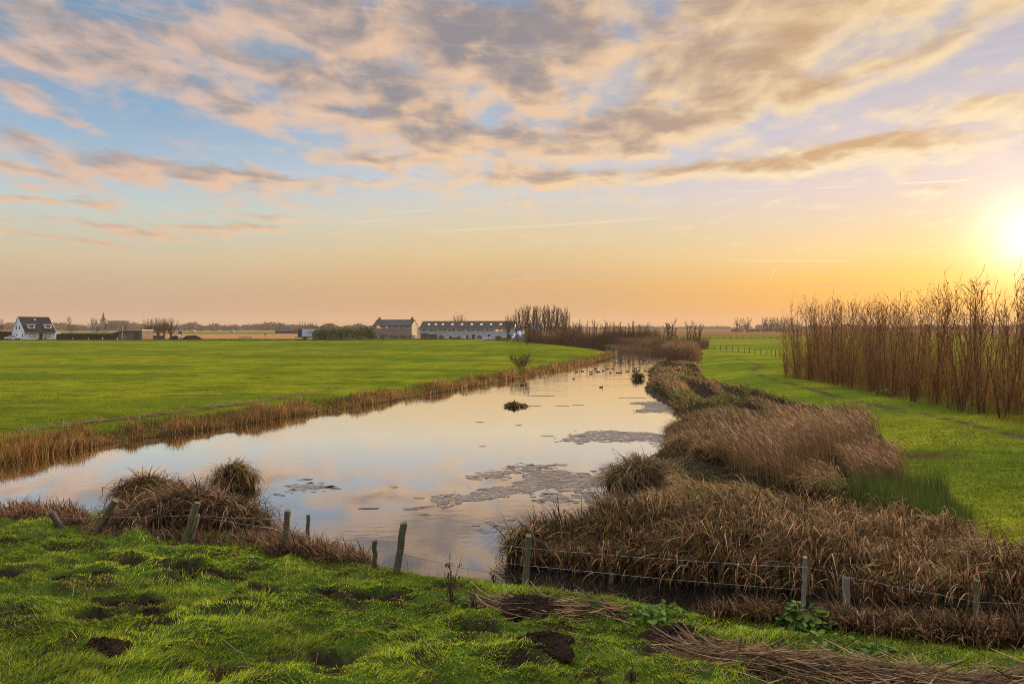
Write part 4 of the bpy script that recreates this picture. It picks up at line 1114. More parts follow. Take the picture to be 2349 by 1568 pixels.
POL = make_tree('pollard_willow', 8, 562, stems=30, spread=.85, trunk_h=1.5, trunk_r=.40, nb=10, bl=.30, ba=.38, twigs=4, tl=.10, start=.15, lift=.10, bend=.05, bark=(.09, .055, .032), twig=(.15, .085, .045), tw_r=.018, tr=.020, shoots=True); POL['ref_h'] = 8.0
BRO = make_tree('broad_tree', 16, 563, stems=5, spread=.42, trunk_h=3.2, trunk_r=.5, nb=13, bl=.30, ba=.6, twigs=6, tl=.12, start=.1, lift=.07, bend=.1, bark=(.045, .032, .024), twig=(.06, .042, .03), tw_r=.075, tr=.09); BRO['ref_h'] = 16.0
# garden trees by the white house
for u, top, y, lab in [(160, 727, 250, 'large round bare tree next to the white house'), (212, 730, 262, 'sparse bare garden tree left of the church spire'), (226, 732, 266, 'thin bare tree just left of the church spire'),
                       (243, 731, 258, 'spreading bare tree standing in front of the church spire'), (287, 740, 262, 'small bare tree behind the street lamp by the brick garage'), (4, 732, 245, 'bare twiggy tree at the left picture edge beside the white house')]:
    far_tree(u, top, y, lab, None, .95, 1.7, SPR)
for i, (u, top) in enumerate([(345, 728), (362, 727), (377, 728), (392, 727)]):
    y = 256 + 3 * i
    far_tree(u, top, y, ['pollard willow with a broad fan of shoots, leftmost of the four', 'pollard willow second from the left in the row of four', 'thinner pollard willow third from the left in the row of four', 'pollard willow at the right end of the row of four'][i], 'pollard willows by the road', .9 if i != 2 else .6, 1.7, POL)
far_tree(1055, 719, 292, 'bare tree top showing over the middle of the shed roof', None, .9, 1.8, POL)
far_tree(2197 * .764 + 10, 733, 420, 'small bare tree right of the clumps near the far fence', None, .8, 1.9, CLP)
far_tree(1693, 727.5, 640, 'left one of the two round trees on the far right horizon', None, 1.0, 2.0, BRO)
far_tree(1714, 726, 640, 'right and larger one of the two round trees on the far right horizon', None, 1.2, 2.0, BRO)
for i, u in enumerate([1751, 1759, 1767, 1775, 1783, 1791, 1799, 1808, 1818]):
    far_tree(u, 724.5 + (i % 3) * .6, 700, 'tall tree in the far roadside row left of the near bare trees', 'far roadside row of tall trees', .75, 2.0, BRO)
for i, (u, top) in enumerate([(688, 735), (694, 734.5), (700, 736), (712, 737), (718, 735.5), (725, 736.5)]):
    far_tree(u, top, 900, 'dark columnar poplar in the far clump above the white trailer', 'columnar poplars above the white trailer', .34, 2.0, BRO)
far_tree(743, 738, 900, 'single columnar poplar on the horizon above the evergreen hedge', None, .34, 2.0, BRO)
# bush on the left bank
BUS = make_tree('bush', 2.4, 570, stems=26, spread=1.0, trunk_h=0, trunk_r=.022, nb=8, bl=.36, ba=.5, twigs=4, tl=.16, start=.25, lift=.02, bend=.08, bark=(.11, .06, .03), twig=(.16, .085, .042), tw_r=.010, tr=.012)
xb, yb = P(1201, 840, .95)
place(BUS, USED, xb - .2, yb + .5, 0, 1.0, 'round leafless bush growing on the left bank', 'bush', None, szx=1.1)
# dark thicket under the grove and along the line beyond the bend
def band(u0, u1, y0, y1, n, z=1.6):
    ys = rs(n, y0, y1); us = rs(n, u0, u1); return XA(us, ys), ys, us
xs, ys, us = band(1207, 1335, 192, 214, 9000)
brush('thicket', xs, ys, .8, 5.6, 0, [(.085, .05, .03), (.065, .042, .026), (.11, .064, .036)], 'dark brown thicket of dense shoots below the tall grove', 620, w=.02, wper=.00018, lean=.12, curl=.4)
xs, ys, us = band(1320, 1515, 188, 204, 10000)
brush('thicket', xs, ys, .6, 4.6, 0, [(.085, .05, .03), (.065, .042, .026), (.12, .07, .04)], 'lower brown thicket between the evenly spaced narrow trees', 621, w=.02, wper=.00018, lean=.12, curl=.4)
xs, ys, us = band(1495, 1625, 150, 172, 6000)
brush('thicket', xs, ys, .8, 2.6, 0, [(.10, .06, .035), (.14, .08, .045)], 'brown scrub around the two tree clumps at the river end', 622, w=.02, wper=.00018, lean=.2, curl=.5)

# far wooded horizon: crowns as many leaf sized faces
def wood_line(name, u0, u1, y, n, hmin, hmax, cols, lab, seed, z=2.0, thick=60):
    r = np.random.default_rng(seed); V = []; C = []
    for i in range(n):
        u = r.uniform(u0, u1); yy = y + r.uniform(0, thick); x = XA(u, yy)
        h = (hmin + (hmax - hmin) * vnoise(np.array([u * .045]), np.array([seed * 1.7]), seed)[0] ** 1.2) * r.uniform(.72, 1.1)
        rw_ = h * r.uniform(.35, .6); m_ = 60
        d = r.normal(size=(m_, 3)); d /= np.linalg.norm(d, axis=1)[:, None]; q = r.random(m_) ** .4
        c = np.array([x, yy, z + h * .5]) + d * q[:, None] * np.array([rw_, rw_, h * .5])
        c[:, 2] = np.maximum(c[:, 2], z)
        s = h * r.uniform(.05, .14, m_)
        a = r.normal(size=(m_, 3)); a /= np.linalg.norm(a, axis=1)[:, None]; b = np.cross(a, r.normal(size=(m_, 3))); b /= np.linalg.norm(b, axis=1)[:, None]
        q4 = np.stack([c - a * s[:, None], c + b * s[:, None] * .7, c + a * s[:, None], c - b * s[:, None] * .7], 1)
        V.append(q4.reshape(-1, 3)); C.append(np.repeat([np.array(cols[r.integers(len(cols))]) * r.uniform(.7, 1.2)], m_ * 4, 0))
    V = np.concatenate(V); nf = len(V) // 4
    o = np_mesh(name, V, np.arange(nf * 4), np.arange(nf) * 4, M_LEAF, colors=np.concatenate(C))
    return tag(o, lab, 'wood', kind='stuff')
GR = [(.05, .042, .032), (.065, .05, .036), (.04, .042, .03)]
wood_line('distant_wood', -200, 700, 1150, 900, 7, 15, GR, 'hazy wooded skyline behind the white house and the spire', 701)
wood_line('distant_wood', 120, 560, 800, 120, 3, 7, GR, 'low hazy belt of shrubs in front of the far village', 702)
wood_line('distant_wood', 250, 290, 950, 90, 13, 15, [(.075, .058, .045)], 'pale brown grove right of the church spire', 703)
wood_line('distant_wood', 640, 900, 900, 420, 5, 11, GR, 'hazy tree belt behind the evergreen hedge', 704)
wood_line('distant_wood', 1320, 1700, 1700, 500, 5, 12, GR, 'faint misty tree line beyond the river end', 705)
wood_line('distant_wood', 1680, 1840, 640, 120, 2, 5, GR, 'low dark scrub under the far right trees', 706, thick=20)
wood_line('distant_wood', 1700, 2600, 1300, 700, 7, 13, GR, 'misty wooded skyline seen through the bare tree row', 707)
wood_line('distant_wood', 900, 1330, 1500, 300, 6, 12, GR, 'far tree line hidden behind the shed', 708)
# ------------------------------------------------------------------ building materials
def brick(name, c1, c2, mortar, scale=1.0, rough=.85):
    m, N = mat(name)
    tcx = N.n('ShaderNodeTexCoord').outputs['Object']
    x, y, z = N.sep(tcx)
    v = N.comb(N.m('ADD', x, y), z, 0.0)
    b = N.n('ShaderNodeTexBrick'); N.put(b.inputs['Vector'], v)
    b.inputs['Color1'].default_value = (*c1, 1); b.inputs['Color2'].default_value = (*c2, 1); b.inputs['Mortar'].default_value = (*mortar, 1)
    b.inputs['Scale'].default_value = scale; b.inputs['Brick Width'].default_value = .21; b.inputs['Row Height'].default_value = .065; b.inputs['Mortar Size'].default_value = .010
    n1 = N.noise(tcx, .8, 5.0, .6); f = N.ss(n1, .3, .7, .8, 1.12)
    return finish(m, N, principled(N, N.vm('MULTIPLY', b.outputs['Color'], N.comb(f, f, f)), rough, .2))
def ribbed(name, color, period, axis='sum', depth=.5, rough=.6, dirt=.25):
    m, N = mat(name)
    tcx = N.n('ShaderNodeTexCoord').outputs['Object']
    x, y, z = N.sep(tcx)
    q = z if axis == 'z' else (x if axis == 'x' else N.m('ADD', x, y))
    s_ = N.m('SINE', N.m('MULTIPLY', q, 2 * math.pi / period))
    n1 = N.noise(tcx, .7, 6.0, .65); f = N.m('MULTIPLY', N.ss(n1, .3, .72, 1 - dirt, 1.08), N.ss(s_, -1, 1, 1 - depth * .35, 1.0))
    return finish(m, N, principled(N, N.vm('MULTIPLY', N.comb(f, f, f), color), rough, .08, 0, bump(N, s_, .5, .03)))
M_WHITE = simple('white_render', (.80, .79, .76), .8, .2, .10, 1.2)
M_WFRAME = simple('white_paint', (.78, .77, .74), .45, .4, .06, 5)
M_TILE = ribbed('dark_roof_tile', (.015, .016, .016), .34, 'z', .9, .7, .35)
M_SLATE = ribbed('slate_roof', (.045, .046, .046), .30, 'z', .7, .75, .3)
M_MOSSROOF = ribbed('fibre_cement_roof', (.062, .049, .028), 1.1, 'x', .5, .9, .45)
M_CLAD = ribbed('grey_cladding', (.50, .51, .48), .22, 'x', .5, .6, .18)
M_TANBRICK = brick('tan_brick', (.30, .21, .165), (.25, .175, .14), (.30, .25, .21))
M_REDBRICK = brick('red_brick', (.17, .075, .05), (.13, .06, .045), (.2, .17, .14))
M_DARK = simple('dark_paint', (.018, .022, .020), .5, .4, .2, 4)
M_GREEN = simple('green_paint', (.018, .04, .03), .5, .4, .2, 4)
M_BLUE = simple('blue_paint', (.022, .04, .11), .45, .4, .15, 3)
M_SIGNBLUE = simple('sign_blue', (.04, .12, .36), .4, .4, .1, 3)
M_METAL = simple('galvanised', (.30, .30, .30), .4, .5, .2, 8, .7)
M_ZINC = simple('zinc', (.32, .33, .33), .5, .4, .15, 4)
M_STONE = simple('stone', (.24, .22, .20), .9, .1, .2, .4)
M_RUBBER = simple('rubber', (.012, .012, .012), .8, .2, .2, 10)
M_WOODD = simple('weathered_wood', (.085, .062, .045), .85, .15, .35, 6)
M_CURT = simple('curtain', (.62, .58, .50), .8, .1, .1, 6)
m, N = mat('window_glass')
M_GLASS = finish(m, N, principled(N, (.02, .022, .022), .06, .6))
m, N = mat('lit_room')
pos = N.n('ShaderNodeNewGeometry').outputs['Position']
em = N.n('ShaderNodeEmission'); N.put(em.inputs['Color'], N.ramp(N.noise(pos, 2.6, 2.0), [(.46, (.02, .012, .006)), (.56, (.85, .36, .10))])); em.inputs['Strength'].default_value = .75
M_LIT = finish(m, N, em.outputs[0])
M_CAR = simple('car_paint', (.62, .66, .72), .25, .6, .03, 2)
M_TARPW = simple('pale_tarp', (.52, .55, .58), .45, .4, .2, 1.5, bmp=.6)
M_TARPB = simple('blue_black_tarp', (.035, .045, .07), .4, .4, .3, 1.5, bmp=.6)
M_RUST = simple('brown_hedge_board', (.09, .045, .03), .85, .1, .3, 6)

def frame_of(origin, rz):
    """local x to the right along the front, y going back"""
    c, s = math.cos(rz), math.sin(rz)
    return lambda x, y: (origin[0] + c * x - s * y, origin[1] + s * x + c * y)
def window(parent, x0, x1, z0, z1, y, panes=2, glass=None, fr=.09, fmat=None, sill=True):
    """a framed window in a wall facing -y of the parent"""
    mb = MB(); d0, d1 = y - .05, y + .03
    mb.box(x0, x1, d0, d1, z1 - fr, z1); mb.box(x0, x1, d0, d1, z0, z0 + fr)
    n = panes; w = (x1 - x0) / n
    for i in range(n + 1):
        c = x0 + w * i; a, b = (c, c + fr) if i == 0 else ((c - fr, c) if i == n else (c - fr / 2, c + fr / 2))
        mb.box(a, b, d0 + .002, d1, z0 + fr, z1 - fr)
    f = mb.build('window', fmat or M_WFRAME, parent)
    if not isinstance(glass, (list, tuple)): glass = [glass] * n
    for i in range(n):
        g = MB(); g.box(x0 + w * i + fr * .45, x0 + w * (i + 1) - fr * .45, y - .018, y + .02, z0 + fr * .9, z1 - fr * .9); g.build('pane', glass[i] or M_GLASS, f)
    if sill:
        g = MB(); g.box(x0 - .06, x1 + .06, y - .11, y - .003, z0 - .07, z0 - .003); g.build('sill', M_WFRAME, f)
    return f
def gable_house(root, L, D, he, hr, wall_m, roof_m, over=.25, ov_end=.12, th=.16, ridge_y=None):
    """walls with gables (ridge along x) and a two sided roof"""
    ry = D / 2 if ridge_y is None else ridge_y
    mb = MB()
    mb.prism([(0, 0, -.4), (0, D, -.4), (0, D, he), (0, ry, hr), (0, 0, he)], (L, 0, 0))
    w = mb.build('wall', wall_m, root)
    sl = (hr - he) / ry; sl2 = (hr - he) / (D - ry)
    mb = MB()
    mb.prism([(-ov_end, -over, he - sl * over + .02), (-ov_end, ry, hr + .02), (-ov_end, ry, hr + .02 + th), (-ov_end, -over, he - sl * over + .02 + th)], (L + 2 * ov_end, 0, 0))
    mb.prism([(-ov_end, D + over, he - sl2 * over + .02), (-ov_end, D + over, he - sl2 * over + .02 + th), (-ov_end, ry + .002, hr + .02 + th), (-ov_end, ry + .002, hr + .02)], (L + 2 * ov_end, 0, 0))
    rf = mb.build('roof', roof_m, root)
    mb = MB(); mb.tube([(-ov_end, ry, hr + .04 + th), (L + ov_end, ry, hr + .04 + th)], .09, 6); mb.build('ridge', roof_m, rf)
    for yy, side in ((-over - .07, 0), (D + over + .07, 1)):
        zz = he - (sl if side == 0 else sl2) * over
        mb = MB(); mb.box(-ov_end, L + ov_end, yy - .06, yy + .06, zz - .04, zz + .09); mb.build('gutter', M_ZINC, rf)
    return w, rf

# ---- white house
al = R(55)
org = (XA(56, 225), 225, 1.7)
house = empty('white_house', org, al)
tag(house, 'white rendered house with a steep dark tiled roof and two dormers, at the far left', 'house')
L, D, he, hr = 9.1, 10.4, 2.75, 7.45
w, rf = gable_house(house, L, D, he, hr, M_WHITE, M_TILE, .35)
mb = MB()
for x in (-.14, L + .14):
    sl = (hr - he) / (D / 2)
    for a, b in (((x, -.38, he - .34 * sl + .1), (x, D / 2, hr + .12)), ((x, D + .38, he - .34 * sl + .1), (x, D / 2, hr + .12))): mb.obox(a, b, .05, .24)
mb.build('barge_board', M_WFRAME, rf)
for x0 in (1.35, 6.3):
    dm = MB(); y0 = 1.05; dm.box(x0, x0 + 2.1, y0, y0 + 2.4, 3.75, 5.05); do = dm.build('dormer', M_WFRAME, rf)
    window(house, x0 + .28, x0 + 1.82, 3.98, 4.88, y0 - .01, 1, M_GLASS, .13)
    dm = MB(); dm.box(x0 - .25, x0 + 2.35, y0 - .3, y0 + 2.7, 5.052, 5.25); dm.build('dormer_roof', M_WFRAME, rf)
mb = MB(); sl = (hr - he) / (D / 2); mb.obox((4.55, 3.9, he + sl * 3.9 + .22), (4.55, 4.6, he + sl * 4.6 + .22), .6, .08); mb.build('skylight', M_GLASS, rf)
window(house, 1.3, 3.3, .85, 2.15, 0, 1, M_CURT, .10, M_DARK)
window(house, 6.1, 7.6, .85, 2.15, 0, 1, M_CURT, .10, M_DARK)
mb = MB(); mb.box(4.3, 5.3, -.06, .02, 0, 2.15); dr = mb.build('door', M_GREEN, house)
mb = MB(); mb.box(4.05, 5.55, -.75, 0 - .003, 2.25, 2.42); mb.build('canopy', M_DARK, house)
mb = MB(); mb.tube([(5.2, -.1, 1.05), (5.2, -.1, 1.25)], .02, 6); mb.build('handle', M_METAL, dr)
for x in (.55, 8.4):
    mb = MB(); mb.box(x - .07, x + .07, -.2, -.02, 2.0, 2.3); mb.tube([(x, -.11, 2.3), (x, -.11, 2.42)], [.1, .01], 6); mb.build('wall_lamp', M_DARK, house)
# windows of the left gable (wall x = 0 faces -x): built along y
for y0, y1, z0, z1 in [(3.6, 4.4, 3.5, 4.7), (6.2, 7.0, 3.5, 4.7), (1.4, 1.9, .8, 2.1), (5.8, 7.0, .9, 1.9)]:
    mb = MB(); mb.box(-.05, .02, y0, y1, z0, z1); wn = mb.build('window', M_DARK, house)
    mb = MB(); mb.box(-.07, -.03, y0 + .08, y1 - .08, z0 + .08, z1 - .08); mb.build('pane', M_GLASS, wn)
mb = MB(); mb.box(L, L + 3.2, 3.5, 8, -.3, 2.3); mb.build('annex', M_WHITE, house)
T_ = frame_of(org, al)
def leafball(name, x, y, z, rx, ry, rz_, n, size, cols, lab, cat, seed, group=None, cone=0.0, parent=None):
    r = np.random.default_rng(seed)
    root = parent or empty(name, (x, y, z))
    if parent is None: tag(root, lab, cat, group)
    d = r.normal(size=(n, 3)); d /= np.linalg.norm(d, axis=1)[:, None]; q = r.random(n) ** .35
    wob = 1 + .5 * (vnoise(np.arctan2(d[:, 1], d[:, 0]) * 1.5 + seed, d[:, 2] * 2.5, seed) - .5)
    c = d * (q * wob)[:, None] * np.array([rx, ry, rz_])
    if cone: 
        k = (c[:, 2] + rz_) / (2 * rz_); c[:, :2] *= (1 - cone * np.clip(k, 0, 1))[:, None]
    c[:, 2] = np.maximum(c[:, 2] + rz_ * .92, .02)
    s = size * r.uniform(.5, 1.3, n)
    a = r.normal(size=(n, 3)); a /= np.linalg.norm(a, axis=1)[:, None]; b = np.cross(a, r.normal(size=(n, 3))); b /= np.linalg.norm(b, axis=1)[:, None]
    q4 = np.stack([c - a * s[:, None], c + b * s[:, None] * .5, c + a * s[:, None], c - b * s[:, None] * .5], 1).reshape(-1, 3)
    np_mesh('foliage', q4, np.arange(n * 4), np.arange(n) * 4, M_LEAF, root, np.repeat(tints(n, cols, seed, .25), 4, 0))
    return root
for k, x in enumerate((3.85, 5.75)):
    X_, Y_ = T_(x, -.9)
    pt = empty('planter', (X_, Y_, 1.7)); tag(pt, ['grey planter with a clipped shrub left of the front door', 'grey planter with a clipped shrub right of the front door'][k], 'planter', 'planters beside the front door')
    mb = MB(); mb.tube([(0, 0, 0), (0, 0, .75)], [.2, .3], 10); mb.build('pot', M_ZINC, pt)
    leafball('shrub', 0, 0, 0, .28, .28, .5, 160, .09, [(.03, .05, .02)], '', '', 11 + k, parent=pt).children[-1].location.z = .7
# ---- parked car
cx_, cy_ = T_(-2.6, 1.0)
car = empty('parked_car', (XA(28, 226), 226, 1.7), R(20)); tag(car, 'pale silver hatchback parked at the left gable of the white house', 'car')
prof = [(-2.0, .35), (-2.05, .75), (-1.95, .95), (-1.15, 1.02), (-.45, 1.46), (.75, 1.50), (1.65, 1.1), (1.98, .95), (2.02, .4)]
mb = MB(); mb.prism([(x, -.82, z) for x, z in prof], (0, 1.64, 0)); mb.build('body', M_CAR, car, bevel=.06)
mb = MB()
for s in (-.825, .825): mb.prism([(-1.0, s, 1.04), (-.42, s, 1.38), (.7, s, 1.42), (1.45, s, 1.08)], (0, .012 if s > 0 else -.012, 0))
mb.build('side_window', M_GLASS, car)
mb = MB(); mb.quad((-1.17, -.7, 1.045), (-1.17, .7, 1.045), (-.50, .62, 1.455), (-.50, -.62, 1.455)); mb.build('windscreen', M_GLASS, car).location = (-.03, 0, .02)
for x in (-1.3, 1.25):
    for s in (-.80, .80):
        mb = MB(); mb.tube([(x, s - .1, .32), (x, s + .1, .32)], .32, 14); wh = mb.build('wheel', M_RUBBER, car)
        mb = MB(); mb.tube([(x, s - .115, .32), (x, s + .115, .32)], .19, 10); mb.build('rim', M_METAL, wh)
for s in (-.6, .6):
    mb = MB(); mb.box(-2.07, -1.98, s - .17, s + .17, .68, .84); mb.build('headlight', M_WFRAME, car)
mb = MB(); mb.box(-2.09, -2.05, -.26, .26, .44, .55); mb.build('number_plate', simple('plate_yellow', (.5, .36, .04), .5, .3, .05), car)
# ---- boundary hedges, garage, wall, posts
def hedge_box(name, u0, u1, y, h, d, cols, lab, seed, z=1.7, n=2600):
    r = np.random.default_rng(seed); x0, x1 = XA(u0, y), XA(u1, y)
    root = empty(name, (x0, y, z)); tag(root, lab, 'hedge')
    c = np.stack([r.uniform(0, x1 - x0, n), r.uniform(0, d, n), h * r.random(n) ** .7], 1); f = r.integers(0, 3, n)
    c[f == 0, 1] = r.normal(0, .04, (f == 0).sum()); c[f == 1, 2] = h + r.normal(0, .05, (f == 1).sum())
    s = r.uniform(.06, .16, n); a = r.normal(size=(n, 3)); a /= np.linalg.norm(a, axis=1)[:, None]; b = np.cross(a, r.normal(size=(n, 3))); b /= np.linalg.norm(b, axis=1)[:, None]
    q4 = np.stack([c - a * s[:, None], c + b * s[:, None] * .6, c + a * s[:, None], c - b * s[:, None] * .6], 1).reshape(-1, 3)
    np_mesh('foliage', q4, np.arange(n * 4), np.arange(n) * 4, M_LEAF, root, np.repeat(tints(n, cols, seed, .25), 4, 0))
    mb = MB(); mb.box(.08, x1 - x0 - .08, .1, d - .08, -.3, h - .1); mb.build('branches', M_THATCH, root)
hedge_box('clipped_hedge', 128, 268, 232, 2.0, 1.2, [(.014, .024, .012), (.02, .03, .014)], 'long dark clipped hedge between the white house and the brick garage', 801)
hedge_box('brown_hedge', -60, 26, 231, 2.7, 1.0, [(.06, .03, .018), (.045, .026, .016)], 'reddish brown hedge behind the parked car at the left edge', 802)
gar = empty('brick_garage', (XA(272, 236), 236, 1.7), R(-10)); tag(gar, 'flat roofed red brick garage with a dark green door at the end of the hedge', 'garage')
mb = MB(); mb.box(0, 5.6, 0, 5, -.3, 3.0); mb.build('wall', M_REDBRICK, gar)
mb = MB(); mb.box(5.6, 9.4, -.4, 5, -.3, 3.1); mb.build('wall', M_REDBRICK, gar)
mb = MB(); mb.box(-.1, 9.6, -.6, 5.1, 3.103, 3.3); mb.build('roof', M_ZINC, gar)
mb = MB(); mb.box(6.2, 8.6, -.46, -.403, 0, 2.4); mb.build('garage_door', M_GREEN, gar)
window(gar, 1.2, 2.3, 1.0, 2.0, 0, 1, M_GLASS, .1)
shed = empty('lean_to_shed', (XA(259, 238), 238, 1.7)); tag(shed, 'small dark timber shed against the left side of the brick garage', 'shed')
mb = MB(); mb.prism([(0, 0, -.2), (2.0, 0, -.2), (2.0, 0, 2.6), (0, 0, 2.1)], (0, 3, 0)); mb.build('wall', M_WOODD, shed)
mb = MB(); mb.prism([(-.2, -.2, 2.09), (2.0, -.2, 2.62), (2.0, -.2, 2.74), (-.2, -.2, 2.2)], (0, 3.4, 0)); mb.build('roof', M_DARK, shed)
for i, u in enumerate([167, 203.5, 235.5, 268.5]):
    y = 222; mp = empty('marker_post', (XA(u, y), y, 1.65)); tag(mp, 'short white roadside marker post in front of the clipped hedge', 'marker post', 'white roadside marker posts')
    mb = MB(); mb.box(-.06, .06, -.05, .05, -.2, .95); mb.build('post', M_WFRAME, mp); mb = MB(); mb.box(-.065, .065, -.056, -.052, .62, .76); mb.build('reflector', M_RUST, mp)
def lamp(u, y, vtop, lab, arm):
    H = ZA(vtop, y) - 1.7
    o = empty('street_lamp', (XA(u, y), y, 1.7)); tag(o, lab, 'street lamp', 'street lamps along the road')
    mb = MB(); mb.tube([(0, 0, -.2), (0, 0, H * .5), (0, 0, H - .5), (arm * .25, 0, H - .12), (arm * .9, 0, H)], [.10, .08, .06, .05, .045], 8); mb.build('pole', M_METAL, o)
    mb = MB(); mb.prism([(arm * .8, -.12, H - .03), (arm * 1.5, -.12, H + .02), (arm * 1.5, -.12, H + .10), (arm * .8, -.12, H + .12)], (0, .24, 0)); mb.build('lamp_head', M_ZINC, o)
lamp(281, 226, 742.5, 'street lamp standing before the brick garage', .7)
lamp(417, 226, 743.0, 'street lamp beside the blue bus stop sign', 1.0)
bs = empty('bus_stop_sign', (XA(413.5, 227), 227, 1.7)); tag(bs, 'blue bus stop panel on white legs beside the road', 'sign')
mb = MB()
for x in (-.45, .45): mb.box(x - .06, x + .06, -.05, .05, -.2, 3.5)
mb.build('leg', M_WFRAME, bs)
mb = MB(); mb.box(-.55, .55, -.10, -.052, 1.9, 3.6); pn = mb.build('panel', M_SIGNBLUE, bs)
mb = MB(); mb.box(-.4, .15, -.112, -.103, 2.05, 2.8); mb.build('notice', M_DARK, pn)
mb = MB(); mb.box(-.36, .36, -.112, -.103, 3.0, 3.4); mb.build('pictogram', M_WFRAME, pn)
def heap(name, u, y, w_, h, m_, lab, cat, seed, z=1.7, d=None, group=None):
    o = empty(name, (XA(u, y), y, z)); tag(o, lab, cat, group); r = np.random.default_rng(seed); mb = MB(); K, J = 20, 6; vs = [(0, 0, h)]
    for j in range(1, J + 1):
        for k in range(K):
            t = 2 * math.pi * k / K; q = j / J; vs.append((math.cos(t) * w_ / 2 * q * (1 + r.normal(0, .06)), math.sin(t) * (d or w_ * .4) / 2 * q, max(h * (1 - q ** 2.2) * (1 + r.normal(0, .10)), 0) - (.1 if j == J else 0)))
    mb.add(vs, [(0, 1 + k, 1 + (k + 1) % K) for k in range(K)] + [(1 + j * K + k, 1 + (j + 1) * K + k, 1 + (j + 1) * K + (k + 1) % K, 1 + j * K + (k + 1) % K) for j in range(J - 1) for k in range(K)])
    mb.build('mound', m_, o, smooth=True); return o
heap('earth_heap', 402, 233, 5, 1.3, M_SOIL, 'small earth heap left of the bus stop sign', 'earth heap', 1)
heap('earth_heap', 440, 236, 8, 1.4, M_SOIL, 'long earth heap right of the bus stop sign', 'earth heap', 2)
yw = empty('garden_wall', (XA(308, 245), 245, 1.7)); tag(yw, 'low tan yard wall between the garage and the pollard willows', 'wall')
mb = MB(); mb.box(0, 11, 0, .25, -.2, 1.3); mb.build('wall', M_WOODD, yw)
# ---- church
yc = 1000.0; ck = .667
ch = empty('church', (XA(237, yc), yc, 1.5)); tag(ch, 'distant grey church with a tall pointed spire on the left horizon', 'church')
zt = ZA(714.5, yc) - 1.5; zb = ZA(735, yc) - 1.5
mb = MB(); mb.box(-4.2 * ck, 4.2 * ck, -4.2 * ck, 4.2 * ck, -1, zb); tw = mb.build('tower', M_STONE, ch)
mb = MB(); mb.tube([(0, 0, zb), (0, 0, zb + (zt - zb) * .35), (0, 0, zt)], [4.3 * ck, 2.6 * ck, .15], 8); mb.build('spire', M_SLATE, ch)
mb = MB()
for sx in (-1, 1):
    for sy in (-1, 1): mb.tube([(sx * 3.8 * ck, sy * 3.8 * ck, zb), (sx * 3.8 * ck, sy * 3.8 * ck, zb + 3.6)], [.6, .05], 6)
mb.build('pinnacle', M_SLATE, tw)
mb = MB(); mb.prism([(-23, -4, -1), (-23, 4, -1), (-23, 4, 6), (-23, 0, 10.5), (-23, -4, 6)], (19.5, 0, 0)); mb.build('nave', M_STONE, ch)
mb = MB(); mb.tube([(-17, 0, 9), (-17, 0, 13), (-17, 0, 18)], [.7, .6, .05], 8); mb.build('turret', M_SLATE, ch)
# ---- far vans and roofs
for i, (u, v, lab) in enumerate([(443 - 0, 748.5, 'tiny white van on the far road left of centre'), (755 - 0, 748, 'tiny white van near the far treeline behind the hedge'), (533 - 0, 748.7, 'tiny white van below the pollard willows on the far road'), (306, 749, 'tiny white van on the far road right of the spire')]):
    y = 560.0
    if i == 1: continue
    v_ = empty('white_van', (XA([757, 0, 533, 306][i] if i else 757, y), y, 2.0)) if False else empty('white_van', (XA(u, y), y, 2.2)); tag(v_, lab, 'van', 'far white vans')
    mb = MB(); mb.prism([(-2.6, -1, .45), (2.7, -1, .45), (2.7, -1, 1.3), (1.9, -1, 1.5), (1.4, -1, 2.5), (-2.6, -1, 2.5)], (0, 2, 0)); mb.build('body', M_CLAD, v_, bevel=.08); v_.scale = (.62, .62, .62)
    for x in (-1.7, 1.7):
        mb = MB(); mb.tube([(x, -1.05, .4), (x, 1.05, .4)], .4, 10); mb.build('wheel', M_RUBBER, v_)
gh = empty('greenhouse', (XA(631, 520), 520, 2.0)); tag(gh, 'low grey roofed greenhouse far away just left of the trailer', 'greenhouse')
mb = MB(); mb.prism([(0, 0, -.5), (0, 9, -.5), (0, 9, 1.7), (0, 4.5, 2.9), (0, 0, 1.7)], (12, 0, 0)); mb.build('wall', M_SLATE, gh)
mb = MB(); mb.box(12.003, 17, 0, 8, -.5, 1.9); mb.build('annex', M_RUST, gh)
# ---- trailer
yt = 240.0
tr_ = empty('box_trailer', (XA(682.5, yt), yt, 1.7), R(-4)); tag(tr_, 'white box trailer with a dark blue front and an ornamental emblem beside the evergreen hedge', 'trailer')
LT = 11.0
mb = MB(); mb.box(1.55, LT, 0, 2.5, .95, 3.55); mb.build('box', simple('trailer_white', (.58, .62, .66), .4, .4, .06, 1), tr_, bevel=.02)
mb = MB(); mb.box(0, 1.547, -.003, 2.503, .93, 3.6); mb.build('front_panel', M_BLUE, tr_, bevel=.03)
mb = MB(); mb.box(.2, LT, .3, 2.2, .7, .93); mb.build('chassis', M_DARK, tr_)
for x in (2.2, 8.2, 9.4):
    for yy in (.15, 2.05):
        mb = MB(); mb.tube([(x, yy, .5), (x, yy + .3, .5)], .5, 14); wh = mb.build('wheel', M_RUBBER, tr_); mb = MB(); mb.tube([(x, yy - .01, .5), (x, yy + .31, .5)], .26, 10); mb.build('rim', M_METAL, wh)
mb = MB(); X0, Z0 = 4.55, 2.35
def stroke(pts, r=.045): mb.tube([(X0 + a, -.02, Z0 + b) for a, b in pts], r, 5)
stroke([(-1.0, -.25), (-1.02, -.05), (-.85, .12), (-.55, .2), (-.3, .38), (0, .62)]); stroke([(1.0, -.25), (1.02, -.05), (.85, .12), (.55, .2), (.3, .38), (0, .62)])
